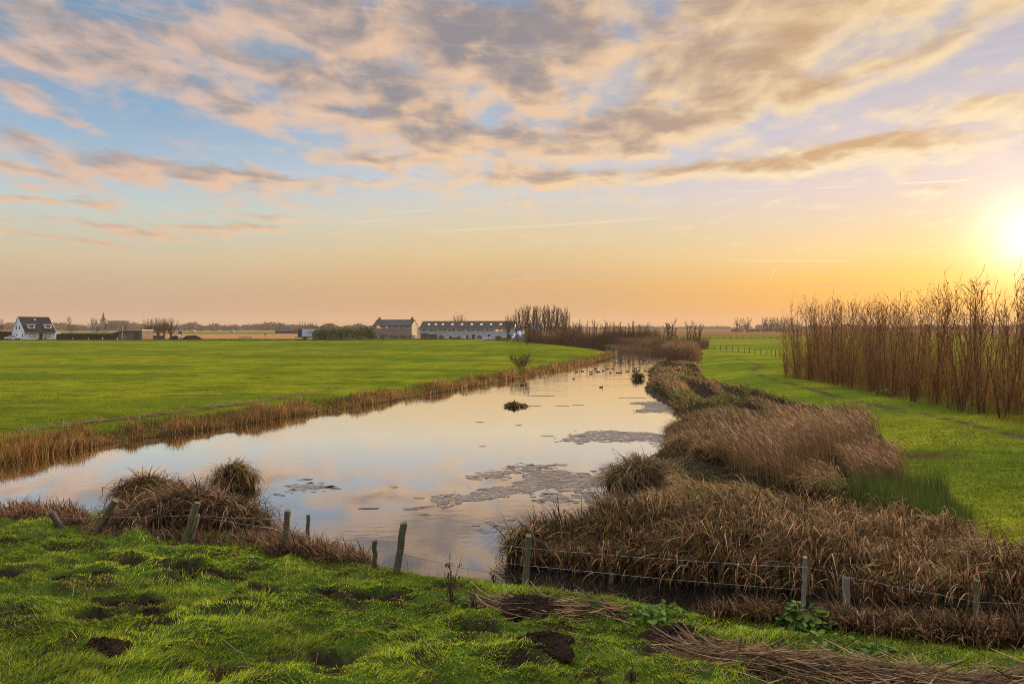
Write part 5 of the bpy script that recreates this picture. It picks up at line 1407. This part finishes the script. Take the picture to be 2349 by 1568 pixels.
stroke([(-.98, -.28), (-.75, -.1), (-.6, -.28), (-.7, -.36)]); stroke([(.98, -.28), (.75, -.1), (.6, -.28), (.7, -.36)]); stroke([(-.3, -.3), (-.6, -.02), (-.45, .1)]); stroke([(.3, -.3), (.6, -.02), (.45, .1)])
stroke([(-.12, .1), (.12, .1), (.08, -.15), (0, -.25), (-.08, -.15), (-.12, .1)]); stroke([(0, .1), (0, -.25)])
mb.build('emblem', M_DARK, tr_)
# ---- evergreen hedge of single shrubs
for i, u in enumerate([726, 739, 752, 765, 778, 790, 803, 816, 829, 841, 851]):
    y = 236 + (i % 2) * 2.2
    hpx = [25, 31, 30, 27, 28, 29, 29, 29, 31, 33, 28][i]
    H = hpx / F * y
    leafball('evergreen_shrub', XA(u, y), y, 1.6, 2.0, 1.9, H / 2, 1500, .17, [(.035, .075, .018), (.05, .095, .022), (.022, .05, .014)], 'dense dark evergreen shrub in the rounded hedge left of the brick house' if i not in (0,) else 'evergreen shrub at the left end of the hedge overlapping the trailer', 'shrub', 820 + i, 'evergreen shrubs left of the brick house', cone=.35)
# ---- brick house with two chimneys
rz = R(-8); Lb = 15.3
fr = (XA(944.4, 262), 262)
org = (fr[0] - Lb * math.cos(rz), fr[1] - Lb * math.sin(rz), 1.7)
bh = empty('brick_house', org, rz); tag(bh, 'tan brick house with a grey slate roof and a chimney at each gable', 'house')
w, rf = gable_house(bh, Lb, 8.0, 5.05, 6.95, M_TANBRICK, M_SLATE, .2)
for x in (1.2, Lb - .95):
    mb = MB(); mb.box(x - .42, x + .42, 3.55, 4.45, 5.6, 8.0); c_ = mb.build('chimney', M_REDBRICK, rf)
    mb = MB(); mb.box(x - .5, x + .5, 3.47, 4.53, 8.003, 8.12); mb.build('cap', M_STONE, c_)
M_GLOW = M_LIT
for i, x in enumerate((1.25, 4.95, 8.6, 12.35)):
    window(bh, x, x + 1.9, 3.85, 4.95, 0, 2, [[M_LIT, M_LIT], [M_CURT, M_GLASS], [M_GLASS, M_GLASS], [M_GLASS, M_GLASS]][i], .12)
mb = MB(); mb.tube([(Lb - .12, -.06, 0), (Lb - .12, -.06, 5.0)], .05, 6); mb.build('drainpipe', M_ZINC, bh)
# ---- long shed
fr = (XA(1178.4, 252), 252); Ls = 35.8
org = (fr[0] - Ls * math.cos(rz), fr[1] - Ls * math.sin(rz), 1.7)
sh = empty('long_shed', org, rz); tag(sh, 'long grey clad shed with a mossy brown roof, ten windows and a row of skylights', 'shed')
w, rf = gable_house(sh, Ls, 10.0, 3.72, 6.35, M_CLAD, M_MOSSROOF, .2)
S0 = 1265.0
def bx(c): return (c - 765) / S0 * Ls
sl = (6.35 - 3.72) / 5.0
for c in (868, 963, 1060, 1190, 1320, 1452, 1583, 1714, 1844):
    x = bx(c); mb = MB(); mb.prism([(x - .45, 2.35, 3.72 + sl * 2.35 + .2), (x + .45, 2.35, 3.72 + sl * 2.35 + .2), (x + .5, 3.05, 3.72 + sl * 3.05 + .2), (x - .4, 3.05, 3.72 + sl * 3.05 + .2)], (0, 0, .06)); mb.build('skylight', simple('skylight_glass', (.62, .62, .62), .25, .5, .1, 2), rf)
M_AMB = simple('amber_pane', (.10, .055, .03), .12, .5, .35, 1.0)  # plain brownish amber pane colour, gives off no light
for c0, c1, pn, lit in [(800, 850, 1, 0), (903, 1006, 2, 0), (1027, 1129, 2, 0), (1150, 1255, 2, 0), (1279, 1383, 2, 0), (1405, 1507, 2, 0), (1533, 1636, 2, 0), (1658, 1763, 2, 0), (1786, 1887, 2, 1), (1941, 1990, 1, 0)]:
    window(sh, bx(c0), bx(c1), 2.72, 3.50, 0, pn, M_LIT if lit else M_AMB, .12)
mb = MB(); mb.box(bx(1940), bx(2000), -.05, .0, 0, 1.55); mb.build('door', M_RUST, sh)
for c in (1500, 1703):
    mb = MB(); mb.box(bx(c - 16), bx(c + 16), -.05, 0, .75, 1.6); mb.build('hatch', M_RUST, sh)
wg = MB(); wg.prism([(Ls + .01, 6.2, -.3), (Ls + .01, 9.9, -.3), (Ls + .01, 9.9, 3.2), (Ls + .01, 8.05, 6.0), (Ls + .01, 6.2, 3.2)], (1.1, 0, 0)); wg.build('side_wing', M_CLAD, sh)
Tb = frame_of(org, rz)
def yard(name, c, w_, d_, h, m_, lab, cat, group=None, yo=-1.6, legs=False, zb=0.0):
    X_, Y_ = Tb(bx(c), yo); o = empty(name, (X_, Y_, 1.7), rz); tag(o, lab, cat, group)
    if legs:
        mb = MB(); mb.box(-w_ / 2, w_ / 2, 0, d_, h - .12, h); mb.build('top', m_, o)
        for a in (-w_ / 2 + .15, w_ / 2 - .15):
            mb = MB(); mb.prism([(a - .12, .1, -.1), (a + .12, .1, -.1), (a + .06, .1, h - .123), (a - .06, .1, h - .123)], (0, d_ - .2, 0)); mb.build('leg', m_, o)
    else:
        mb = MB(); mb.box(-w_ / 2, w_ / 2, 0, d_, zb - .1, h); b_ = mb.build('body', m_, o, bevel=.02)
        mb = MB(); mb.box(-w_ / 2 - .04, w_ / 2 + .04, -.04, d_ + .04, h + .003, h + .07); mb.build('lid', m_, o)
    return o
yard('white_crate', 1158, .95, .8, .62, M_WFRAME, 'pair of small white crates side by side left of the middle of the shed', 'crate')
yard('white_crate', 1385, .55, .6, .85, M_WFRAME, 'upright white box below the middle windows of the shed', 'crate')
yard('white_crate', 1658, .5, .6, .62, M_WFRAME, 'small white box right of the dark bush before the shed', 'crate')
yard('white_bench', 1708, 1.4, .8, .75, M_WFRAME, 'white trestle bench under the hatch of the shed', 'bench', legs=True)
yard('white_bench', 1897, 1.3, .8, .72, M_WFRAME, 'white trestle bench just left of the brown shed door', 'bench', legs=True)
yard('brown_cabinet', 1835, 2.2, .8, .9, M_WOODD, 'long low dark cabinet left of the brown shed door', 'cabinet')
yard('brown_cabinet', 1502, .9, .6, 1.5, M_WOODD, 'tall narrow brown cupboard against the shed wall', 'cabinet')
for c, w_, h, lab in [(850, 2.6, 1.9, 'larger dark wooden screen at the left end of the shed'), (965, 3.4, 1.6, 'lower dark wooden screen right of the larger screen')]:
    X_, Y_ = Tb(bx(c), -2.2); o = empty('wooden_screen', (X_, Y_, 1.7), rz); tag(o, lab, 'screen')
    mb = MB(); mb.box(-w_ / 2, w_ / 2, 0, .06, 0, h); mb.build('panel', M_WOODD, o)
    for a in (-w_ / 2, 0, w_ / 2): mb = MB(); mb.box(a - .06, a + .06, .063, .16, -.2, h + .1); mb.build('post', M_WOODD, o)
for i, (c, w_, h, lab) in enumerate([(1080, 2.6, 1.5, 'dark bush below the third pair of shed windows'), (1205, 1.5, 1.2, 'rounded dark shrub right of the white crates'), (1300, .8, 1.1, 'small pointed conifer before the shed, left one of two'), (1325, .8, 1.15, 'small pointed conifer before the shed, right one of two'),
                                     (1430, .8, 1.6, 'slim upright bush at the middle of the shed'), (1590, 2.4, 1.5, 'large dark bush right of the tall cupboard'), (1250, 2.4, .6, 'low dark planting below the fourth pair of shed windows')]):
    X_, Y_ = Tb(bx(c), -2.4)
    leafball('garden_shrub', X_, Y_, 1.6, w_ / 2, .6, h / 2, 500, .12, [(.03, .035, .016), (.045, .038, .02)], lab, 'shrub', 860 + i, None, cone=.8 if 'conifer' in lab else .2)
for i, c in enumerate((170, 300, 430, 560, 690)):
    X_, Y_ = T_(0, 0)
    X_, Y_ = frame_of((bh.location.x, bh.location.y), rz)((c - 147) / 513 * Lb, -2.0)
    leafball('garden_shrub', X_, Y_, 1.5, 1.9, .8, [.7, .95, .7, .75, .9][i], 600, .13, [(.05, .04, .022), (.04, .045, .02)], ['shrub at the left corner of the brick house', 'darker shrub below the second window of the brick house', 'low shrub below the middle of the brick house wall', 'low shrub right of the middle of the brick house wall', 'shrub at the right corner of the brick house'][i], 'shrub', 880 + i)
# covered stack beside the shed
xs_, ys_ = XA(1194, 250), 250
cs = heap('tarp_covered_stack', 1194, 250, 7.0, 2.6, M_TARPW, 'stack under a pale tarpaulin with a dark blue front, right of the shed', 'covered stack', 9, d=5)
mb = MB(); mb.add([(-2.6 + .52 * i, -2.75 - .1 * math.sin(i), z) for z in (0, .7, 1.3, 1.75) for i in range(11)], [(r_ * 11 + k, r_ * 11 + k + 1, (r_ + 1) * 11 + k + 1, (r_ + 1) * 11 + k) for r_ in range(3) for k in range(10)])
for j in range(11):
    for r_ in range(4): 
        a = mb.v[r_ * 11 + j]; mb.v[r_ * 11 + j] = (a[0] * (1 - .12 * r_), a[1] + .42 * r_, a[2])
mb.build('dark_cover', M_TARPB, cs, smooth=True)
bn = empty('dark_barn', (XA(1213, 262), 262, 1.7)); tag(bn, 'low dark timber barn half hidden by the grove right of the shed', 'barn')
mb = MB(); mb.prism([(0, 0, -.3), (0, 8, -.3), (0, 8, 3), (0, 4, 5.4), (0, 0, 3)], (5, 0, 0)); mb.build('wall', M_WOODD, bn)
mb = MB(); mb.prism([(-.2, -.3, 2.9), (-.2, 4, 5.48), (-.2, 4, 5.64), (-.2, -.3, 3.06)], (5.4, 0, 0)); mb.prism([(-.2, 8.3, 2.9), (-.2, 8.3, 3.06), (-.2, 4.002, 5.64), (-.2, 4.002, 5.48)], (5.4, 0, 0)); mb.build('roof', M_DARK, bn)

# ---- fences
def post_fence(name, pts, nposts, h, rails, lab, r=.07, rail=(.03, .12), m_=None, wire=False):
    m_ = m_ or M_WOODD
    o = empty(name, (pts[0][0], pts[0][1], 0)); tag(o, lab, 'fence'); ox, oy = pts[0]
    seg = [0]; 
    for i in range(1, len(pts)): seg.append(seg[-1] + math.hypot(pts[i][0] - pts[i - 1][0], pts[i][1] - pts[i - 1][1]))
    tops = []
    for k in range(nposts):
        q = seg[-1] * k / (nposts - 1); x = np.interp(q, seg, [p[0] for p in pts]); y = np.interp(q, seg, [p[1] for p in pts])
        z = float(height(np.array([x]), np.array([y]), False)[0])
        dz_ = rng.normal(0, .05); mb = MB(); mb.tube([(x - ox, y - oy, z - .3), (x - ox + rng.normal(0, .03), y - oy, z + h + dz_)], [r, r * .9], 7); mb.build('post', m_, o)
        tops.append((x - ox, y - oy, z))
    for hh in rails:
        for a, b in zip(tops[:-1], tops[1:]):
            mb = MB()
            if wire: mb.tube([(a[0], a[1], a[2] + hh), ((a[0] + b[0]) / 2, (a[1] + b[1]) / 2, (a[2] + b[2]) / 2 + hh - .04), (b[0], b[1], b[2] + hh)], .008, 4)
            else: mb.obox((a[0], a[1] - r - .01, a[2] + hh), (b[0], b[1] - r - .01, b[2] + hh), *rail)
            if not wire or True: mb.build('wire' if wire else 'rail', M_METAL if wire else m_, o)
    return o
post_fence('rail_fence', [(XA(1480, 236), 236), (XA(1600, 232), 232), (XA(1830, 228), 228)], 24, 1.25, (.55, 1.1), 'long dark post and rail fence across the far right fields')
post_fence('wire_fence', [P(1640, 803, 1.0), P(1700, 808, 1.0), P(1760, 816, .9), P(1800, 823, .9)], 14, 1.05, (.6, .95), 'short wooden post fence leading towards the bare tree row', r=.06, wire=True)
post_fence('wire_fence', [(XA(880, 240), 240), (XA(1000, 241), 241), (XA(1200, 236), 236)], 12, 1.1, (.55, .95), 'thin wire fence along the foot of the shed yard', r=.05, wire=True)
post_fence('rail_fence', [(XA(678, 232), 232), (XA(760, 231), 231), (XA(800, 231), 231)], 9, 1.05, (.5, .95), 'low weathered rail fence below the trailer and evergreen hedge')
post_fence('rail_fence', [(XA(548, 234), 234), (XA(575, 234), 234)], 3, 1.1, (.5, 1.0), 'short piece of farm gate fence in the meadow left of the trailer')
sp = empty('marker_post', (*P(1413, 806, 1.2), 1.0)); tag(sp, 'blue and white marker post at the tip of the left meadow', 'marker post')
mb = MB(); mb.tube([(0, 0, -.9), (0, 0, .25)], .07, 8); mb.build('post', M_ZINC, sp); mb = MB(); mb.tube([(0, 0, .253), (0, 0, .55)], .08, 8); mb.build('cap', M_SIGNBLUE, sp)
for u, v, lab in [(608 * 0 + 608, 774, 'single thin dark post beside the field road left of the trailer')]:
    o = empty('field_post', (XA(u, 228), 228, 1.6)); tag(o, lab, 'post'); mb = MB(); mb.tube([(0, 0, -.2), (0, 0, 2.2)], .06, 6); mb.build('pole', M_WOODD, o); mb = MB(); mb.box(-.16, .16, -.08, -.06, 1.75, 2.25); mb.build('plate', M_DARK, o)
o = empty('meadow_stub', (*P(1222 - 12, 790, 1.5), 1.5)); tag(o, 'short brown stub post on the left meadow below the grove', 'post'); mb = MB(); mb.tube([(0, 0, -.2), (0, 0, .9)], [.22, .18], 8); mb.build('stub', M_RUST, o)
# road in front of the houses
mb = MB(); pts = [(-420, 214), (-170, 219), (-100, 224), (-66, 226)]
for i in range(len(pts) - 1):
    a, b = pts[i], pts[i + 1]; mb.quad((a[0], a[1], 1.86), (b[0], b[1], 1.86), (b[0], b[1] + 3.6, 1.86), (a[0], a[1] + 3.6, 1.86))
tag(mb.build('road', simple('asphalt', (.05, .05, .05), .9, .2, .2, 1)), kind='structure')
# dyke bank in front of grove, ditch grass
xs = rs(9000, 0, 1); us = 1118 + (1500 - 1118) * xs; ys = np.interp(us, [1118, 1205, 1290, 1375, 1455, 1500], [252, 228, 208, 196, 172, 166]) + rs(9000, -3, 8)
o = blades('dyke_grass', np.stack([XA(us, ys), ys, height(XA(us, ys), ys, False) - .02], 1), rs(9000, .3, .7), .10, rng.uniform(0, 6.28, 9000), rs(9000, .1, .6), rs(9000, .2, .9), tints(9000, [(.035, .06, .02), (.05, .075, .025), (.025, .045, .016)], 91, .2), M_GRASS, segs=2, seed=91)
tag(o, 'dark green grass of the dyke below the grove', 'grass', kind='stuff')
us = rs(7000, -200, 1130); ys = 218 + rs(7000, -2, 3) + 22 * sst(us, 600, 1130)
o = blades('verge_grass', np.stack([XA(us, ys), ys, height(XA(us, ys), ys, False) - .02], 1), rs(7000, .25, .6), .12, rng.uniform(0, 6.28, 7000), rs(7000, .1, .6), rs(7000, .2, .9), tints(7000, [(.04, .065, .02), (.055, .07, .028), (.03, .05, .016)], 92, .2), M_GRASS, segs=2, seed=92)
tag(o, 'dark grass verge along the road in front of the houses', 'grass', kind='stuff')
# ------------------------------------------------------------------ near fence
m, N = mat('mossy_wood')
pos = N.n('ShaderNodeTexCoord').outputs['Object']
n1 = N.noise(N.vm('MULTIPLY', pos, (30, 30, 5)), 1.0, 5.0, .65); n2 = N.noise(pos, 7.0, 4.0, .6)
c = N.mix(N.ss(n2, .45, .66, 0.0, .8), N.ramp(n1, [(.3, (.05, .038, .025)), (.7, (.17, .13, .085))]), (.10, .125, .02))
M_MOSSY = finish(m, N, principled(N, c, .9, .1, 0, bump(N, n1, .9, .02)))
m, N = mat('grey_wood')
pos = N.n('ShaderNodeTexCoord').outputs['Object']
n1 = N.noise(N.vm('MULTIPLY', pos, (34, 34, 5)), 1.0, 5.0, .65)
M_GREYW = finish(m, N, principled(N, N.ramp(n1, [(.28, (.11, .085, .06)), (.72, (.29, .235, .165))]), .85, .15, 0, bump(N, n1, .9, .02)))
fence = empty('wire_fence', (0, 14.5, 0)); tag(fence, 'rickety wire fence of mossy round posts along the near shore', 'fence')
POSTS = []
M_WIRE = simple('rusty_wire', (.30, .27, .23), .5, .3, .2, 8, .3)
def post(ub, vb, ut, vt, wpx, m_, zb=None, lab=None, wired=True, seed=0):
    r = np.random.default_rng(seed + int(ub))
    z = .42 if zb is None else zb
    x, y = P(ub, vb, z)
    for _ in range(4):
        z = float(height(np.array([x]), np.array([y]))[0]) if zb is None else zb
        x, y = P(ub, vb, z)
    xt, zt = XA(ut, y), ZA(vt, y); rad = wpx / F * y / 2
    a = Vector((x, y, z)); b = Vector((xt, y + r.normal(0, .05), zt)); d = b - a
    pts = [a - d * .18] + [a + d * t + Vector((r.normal(0, .008), r.normal(0, .008), 0)) for t in (0.02, .25, .5, .75, .96)] + [b]
    mb = MB(); n = 12; mb.tube([p - Vector((0, 14.5, 0)) for p in pts], [rad * k for k in (1.1, 1.06, 1.0, .98, .97, .98, .93)], n)
    o = mb.build('post', m_, fence, smooth=False)
    if lab: o['label'] = lab
    POSTS.append((a, b, wired)); return o
post(140, 1212, 123, 1172, 14, M_WOODD, lab='short dark broken stake')
post(218, 1228, 262, 1148, 16, M_MOSSY, lab='mossy post leaning far to the right')
post(422, 1252, 448, 1154, 16, M_MOSSY, lab='tall mossy post leaning right')
post(436, 1250, 453, 1178, 12, M_GREYW, lab='thinner grey post leaning against the mossy one', wired=False)
post(650, 1266, 659, 1172, 15, M_MOSSY)
post(704, 1238, 707, 1180, 9, M_MOSSY, lab='thin stake', wired=False)
post(860, 1302, 861, 1236, 12, M_MOSSY, lab='short square topped post')
post(911, 1312, 925, 1200, 17, M_MOSSY, lab='tallest post with a pale flat top')
post(1205, 1338, 1213, 1228, 16, M_MOSSY)
post(1400, 1347, 1402, 1314, 12, M_WOODD, lab='low stub post', wired=False)
post(1843, 1402, 1847, 1277, 11, M_GREYW, lab='pale slim post')
post(1938, 1424, 1943, 1323, 16, M_GREYW, lab='grey weathered post with a worn head')
post(2238, 1442, 2241, 1330, 14, M_MOSSY, lab='moss green post at the right')
post(2560, 1470, 2563, 1350, 14, M_GREYW)
def wire(idx, fr, sag, r=.0026, barbs=False, pale=True):
    mb = MB(); pts = []
    for i, j in zip(idx[:-1], idx[1:]):
        a = POSTS[i][0].lerp(POSTS[i][1], fr(i)) + Vector((0, -.07, 0)); b = POSTS[j][0].lerp(POSTS[j][1], fr(j)) + Vector((0, -.07, 0))
        for t in np.linspace(0, 1, 9)[:-1]: pts.append(a.lerp(b, t) + Vector((0, 0, -sag * (b - a).length * 4 * t * (1 - t) + rng.normal(0, .006) - 0)) - Vector((0, 14.5, 0)))
    pts.append(b - Vector((0, 14.5, 0)))
    mb.tube(pts, r, 5)
    if barbs:
        for p, q in zip(pts[:-1], pts[1:]):
            for t in (0, .33, .66):
                c = p.lerp(q, t); mb.tube([c + Vector((-.012, 0, -.014)), c + Vector((.012, 0, .014))], .0028, 4)
    mb.build('wire', M_WIRE if pale else M_DARK, fence)
wire([0, 1, 2, 4, 7, 8, 10, 12, 13], lambda i: {0: .7, 1: .55, 2: .72, 4: .80, 7: .74, 8: .76, 10: .83, 11: .62, 12: .58, 13: .7}[i], .006)
wire([4, 7, 8, 10, 11], lambda i: {4: .52, 7: .47, 8: .40, 10: .42, 11: .26}[i], .004, .0026)
wire([7, 8], lambda i: {7: .40, 8: .12}[i], .012, .0028, True, False)
wire([2, 4], lambda i: {2: .72, 4: .55}[i], .004)

# ------------------------------------------------------------------ floating scum
m, N = mat('scum')
pos = N.n('ShaderNodeNewGeometry').outputs['Position']
n1 = N.noise(pos, 5.0, 6.0, .7); n2 = N.noise(N.vm('MULTIPLY', pos, (1, 1.6, 1)), 1.1, 5.0, .6)
cc = N.vm('MULTIPLY', N.ramp(n1, [(.3, (.075, .055, .035)), (.55, (.16, .122, .08)), (.75, (.24, .19, .13))]), N.mix(N.ss(n2, .35, .65), (.75, .75, .7), (1.1, 1.05, 1.0)))
n3 = N.noise(N.vm('MULTIPLY', pos, (1, 1.3, 1)), 2.3, 8.0, .72)
tp = N.n('ShaderNodeBsdfTransparent'); mxs = N.n('ShaderNodeMixShader'); N.put(mxs.inputs[0], N.ss(n3, .41, .50))
N.t.links.new(tp.outputs[0], mxs.inputs[1]); N.t.links.new(principled(N, cc, .75, .3, 0, bump(N, n1, .6, .02)), mxs.inputs[2])
M_SCUM = finish(m, N, mxs.outputs[0])
def scum(poly, lab, seed, wob=.25):
    w = [P(u, v) for u, v in poly]; cx = sum(p[0] for p in w) / len(w); cyy = sum(p[1] for p in w) / len(w); r = np.random.default_rng(seed)
    pts = []
    for i in range(len(w)):
        a, b = np.array(w[i]), np.array(w[(i + 1) % len(w)]); L = np.linalg.norm(b - a); k = max(2, int(L / .22)); nrm = np.array([b[1] - a[1], a[0] - b[0]]) / (L + 1e-9)
        for j in range(k):
            p = a + (b - a) * j / k
            q = p + nrm * ((fbm(np.array([p[0] * 1.6]), np.array([p[1] * 1.6]), seed, 4, .6)[0] - .5) * 5.0 * wob + r.normal(0, .03)) * min(1, .35 + L / 2)
            pts.append((q[0] - cx, q[1] - cyy))
    from mathutils.geometry import delaunay_2d_cdt
    vs = [Vector(p) for p in pts]; n = len(vs)
    ov, oe, of, *_ = delaunay_2d_cdt(vs, [], [list(range(n))], 1, 1e-4)
    mb = MB(); m_ = len(ov)
    mb.add([(p[0], p[1], .009) for p in ov], [tuple(f) for f in of])
    mb.add([(p[0], p[1], .008) for p in pts] + [(p[0], p[1], -.03) for p in pts], [(i, n + i, n + (i + 1) % n, (i + 1) % n) for i in range(n)])
    for q in range(46):
        i = r.integers(0, n); a = np.array(pts[i]) * (1 + r.exponential(.10)) + r.normal(0, .22, 2); s = r.uniform(.02, .11) * (1 if r.random() < .8 else 2.4)
        if inside(np.array([a[0]]), np.array([a[1]]), pts)[0]: continue
        mb.add([(a[0] + math.cos(t) * s * r.uniform(.5, 1.5) * 1.5, a[1] + math.sin(t) * s * r.uniform(.5, 1.2), .007) for t in np.arange(7) * .8976], [tuple(range(7))])
    o = mb.build('scum_patch', M_SCUM, loc=(cx, cyy, 0)); return tag(o, lab, 'scum', 'floating scum patches')
scum([(1283, 1011), (1315, 997), (1345, 991), (1400, 987), (1470, 991), (1535, 997), (1530, 1012), (1450, 1013), (1390, 1008), (1330, 1016)], 'grey scum tongue reaching left from the upper straw hummock', 1)
scum([(975, 1150), (985, 1136), (1060, 1129), (1140, 1122), (1185, 1110), (1175, 1092), (1215, 1078), (1290, 1080), (1345, 1086), (1390, 1098), (1388, 1118), (1330, 1124), (1250, 1121), (1215, 1128), (1165, 1138), (1100, 1146), (1060, 1155), (1025, 1164), (1000, 1160)], 'largest scum patch, spreading across the river left of the olive hummock', 2, .35)
scum([(1073, 1097), (1110, 1088), (1160, 1079), (1200, 1078), (1190, 1086), (1140, 1096)], 'small dark scum streak above the left part of the largest patch', 3)
scum([(1160, 1070), (1200, 1066), (1272, 1066), (1255, 1072), (1205, 1074)], 'thin scum sliver above the largest patch', 4)
scum([(1365, 1082), (1375, 1072), (1410, 1067), (1425, 1078), (1400, 1090)], 'scum scrap at the left foot of the olive hummock', 5)
scum([(1340, 1140), (1370, 1130), (1410, 1134), (1420, 1150), (1385, 1156), (1345, 1150)], 'dark olive scum below the olive hummock', 6)
scum([(1445, 924), (1500, 920), (1545, 924), (1560, 934), (1545, 946), (1470, 946), (1450, 942), (1480, 936), (1470, 930)], 'sandy scum bank beside the small inlet on the right', 7)
scum([(1125, 1207), (1150, 1199), (1215, 1196), (1225, 1206), (1180, 1216), (1140, 1215)], 'scum streak touching the tip of the reed stand', 8)
scum([(655, 1122), (680, 1112), (720, 1112), (745, 1117), (720, 1122), (690, 1124)], 'thin scum film right of the lone brown tussock', 9, .15)
scum([(1235, 1146), (1262, 1138), (1300, 1139), (1300, 1148), (1262, 1152)], 'small round scum fleck under the right part of the largest patch', 10)
scum([(1530, 1015), (1555, 1010), (1560, 1030), (1535, 1032)], 'scum corner in the notch between two hummocks on the right', 11)
def sliver(u, v, wpx, ang, lab, seed, hgt=.02):
    x, y = P(u, v); L = 1.6 * wpx / F * y; hgt *= .62
    mb = MB(); c, s = math.cos(ang), math.sin(ang)
    mb.tube([(-c * L / 2, -s * L / 2, .012), (0, .02, .022), (c * L / 2, s * L / 2, .012)], [.006, hgt, .008], 6)
    o = mb.build('floating_stick', M_WOODD, loc=(x, y, 0)); return tag(o, lab, 'stick', 'sticks floating on the water')
FS = 'short dark stick floating on the open water'
for i, (u, v, w_, a) in enumerate([(845, 1166, 30, .05), (960, 1165, 26, .5), (975, 1181, 16, -.05), (770, 1121, 16, .1), (1240, 908, 40, .05), (1290, 931, 20, 0), (1325, 929, 18, .1), (1106, 1023, 10, 0), (1335, 1000, 12, 0), (1500, 888, 34, 0), (1450, 912, 40, 0), (1212, 931, 36, 0), (905, 1117, 10, 0), (700, 1100, 22, .3), (640, 1135, 22, -.4), (1190, 975, 10, 0), (1100, 968, 12, 0)]):
    sliver(u, v, w_, a, FS if i not in (4, 0) else ['dark leaf shaped stick left of the lone slanted one near the scum', 0, 0, 0, 'longest dark stick drifting in mid river'][i], i)
# ------------------------------------------------------------------ ducks
M_DUCK = simple('duck_plumage', (.035, .030, .026), .7, .2, .35, 14)
M_DUCKH = simple('duck_head', (.015, .022, .018), .5, .3, .2, 20)
M_BILL = simple('duck_bill', (.22, .17, .06), .5, .3, .1, 20)
def make_duck():
    root = empty('duck', (0, 0, 0))
    path = [(-.30, .13, .012, .008), (-.26, .115, .035, .02), (-.18, .085, .085, .06), (-.08, .07, .115, .085), (.03, .065, .118, .09), (.12, .075, .095, .08), (.165, .12, .058, .055), (.185, .18, .040, .040), (.195, .22, .038, .040), (.205, .252, .044, .042), (.225, .268, .038, .034), (.255, .26, .020, .018)]
    K = 12; vs = []; 
    for i, (x, z, ry, rz_) in enumerate(path):
        a = path[max(i - 1, 0)]; b = path[min(i + 1, len(path) - 1)]; d = Vector((b[0] - a[0], 0, b[1] - a[1])).normalized(); nrm = Vector((-d.z, 0, d.x))
        for k in range(K):
            t = 2 * math.pi * k / K; p = Vector((x, 0, z)) + Vector((0, 1, 0)) * (ry * math.cos(t)) + nrm * (rz_ * math.sin(t)); vs.append(p)
    fs = [(i * K + k, i * K + (k + 1) % K, (i + 1) * K + (k + 1) % K, (i + 1) * K + k) for i in range(len(path) - 1) for k in range(K)] + [tuple(range(K))[::-1], tuple((len(path) - 1) * K + k for k in range(K))]
    mb = MB(); mb.add(vs, fs); mb.mi = [1 if i >= 7 * K and i < 11 * K else 0 for i in range(len(fs))]
    mb.build('body', [M_DUCK, M_DUCKH], root, smooth=True)
    mb = MB(); mb.prism([(.25, -.018, .25), (.25, .018, .25), (.315, .016, .24), (.315, -.016, .24)], (0, 0, .014)); mb.build('bill', M_BILL, root)
    for s in (-1, 1):
        mb = MB(); mb.prism([(.10, s * .112, .10), (.02, s * .122, .14), (-.16, s * .095, .135), (-.27, s * .03, .125), (-.14, s * .105, .07)], (0, s * .008, 0)); mb.build('wing', M_DUCK, root)
    return root
DK = make_duck(); first = True
C4 = [(1080, 818), (1130, 762), (1080, 793), (992, 788), (930, 797), (1145, 790), (1158, 796), (1208, 785), (1253, 764), (1303, 760), (1282, 806), (1355, 805), (1386, 802), (1462, 790), (1523, 785), (1550, 785), (1575, 780), (1643, 781), (1545, 757), (1342, 701), (1393, 687), (1407, 705), (1468, 674), (1487, 675), (1470, 691), (1580, 688), (1597, 657), (1600, 632), (1630, 630), (1678, 630), (1716, 634), (1636, 677), (1629, 687), (1622, 710), (1692, 696), (1727, 673), (1727, 699), (1775, 690), (1792, 697), (1785, 661), (1580, 610)]
DP = [((1950 + a / 2.61) / 1.74372, (1180 + b / 2.61 + 3) / 1.74372) for a, b in C4]
DP = [(1950 / 1.74372 + 898 / 2.61 / 1.74372, (1180 + 875 / 2.61) / 1.74372), ((1900 + 1185 / 2.349) / 1.74372, (1350 + 467 / 2.349) / 1.74372)] + DP
for i, (u, v) in enumerate(DP):
    o = DK if i == 0 else copy_tree(DK)
    x, y = P(u, v); sc = 1.1 if i == 16 else .9
    o.location = (x, y, -.045); o.rotation_euler = (0, 0, float(rw.choice([0, math.pi, math.pi, .5, 2.6, -.6])) + rw.normal(0, .3)); o.scale = (sc, sc, sc)
    lab = 'dark duck in the scattered near flock swimming left of the lone sedge tuft' if v > 845 else 'dark duck in the far flock on the golden water before the bend'
    if i == 0: lab = 'lone dark duck nearest the left bank, apart from the flock'
    if i == 1: lab = 'single duck swimming closest to the viewer in mid river'
    tag(o, lab, 'duck', 'near flock of ducks' if v > 845 else 'far flock of ducks')
# ------------------------------------------------------------------ haze
mb = MB(); mb.box(-5200, 5200, -40, 4300, -2.0, 62.0)
hz = mb.build('haze', None)
hz.data.materials.clear()
m = bpy.data.materials.new('haze'); m.use_nodes = True; m.node_tree.nodes.clear(); N = NB(m.node_tree)
pv = N.n('ShaderNodeVolumePrincipled'); pv.inputs['Color'].default_value = (.56, .43, .32, 1); pv.inputs['Density'].default_value = HAZE; pv.inputs['Anisotropy'].default_value = .12
o_ = N.n('ShaderNodeOutputMaterial'); N.t.links.new(pv.outputs[0], o_.inputs['Volume'])
hz.data.materials.append(m); tag(hz, 'thin warm evening haze over the flat land', 'haze', kind='stuff')
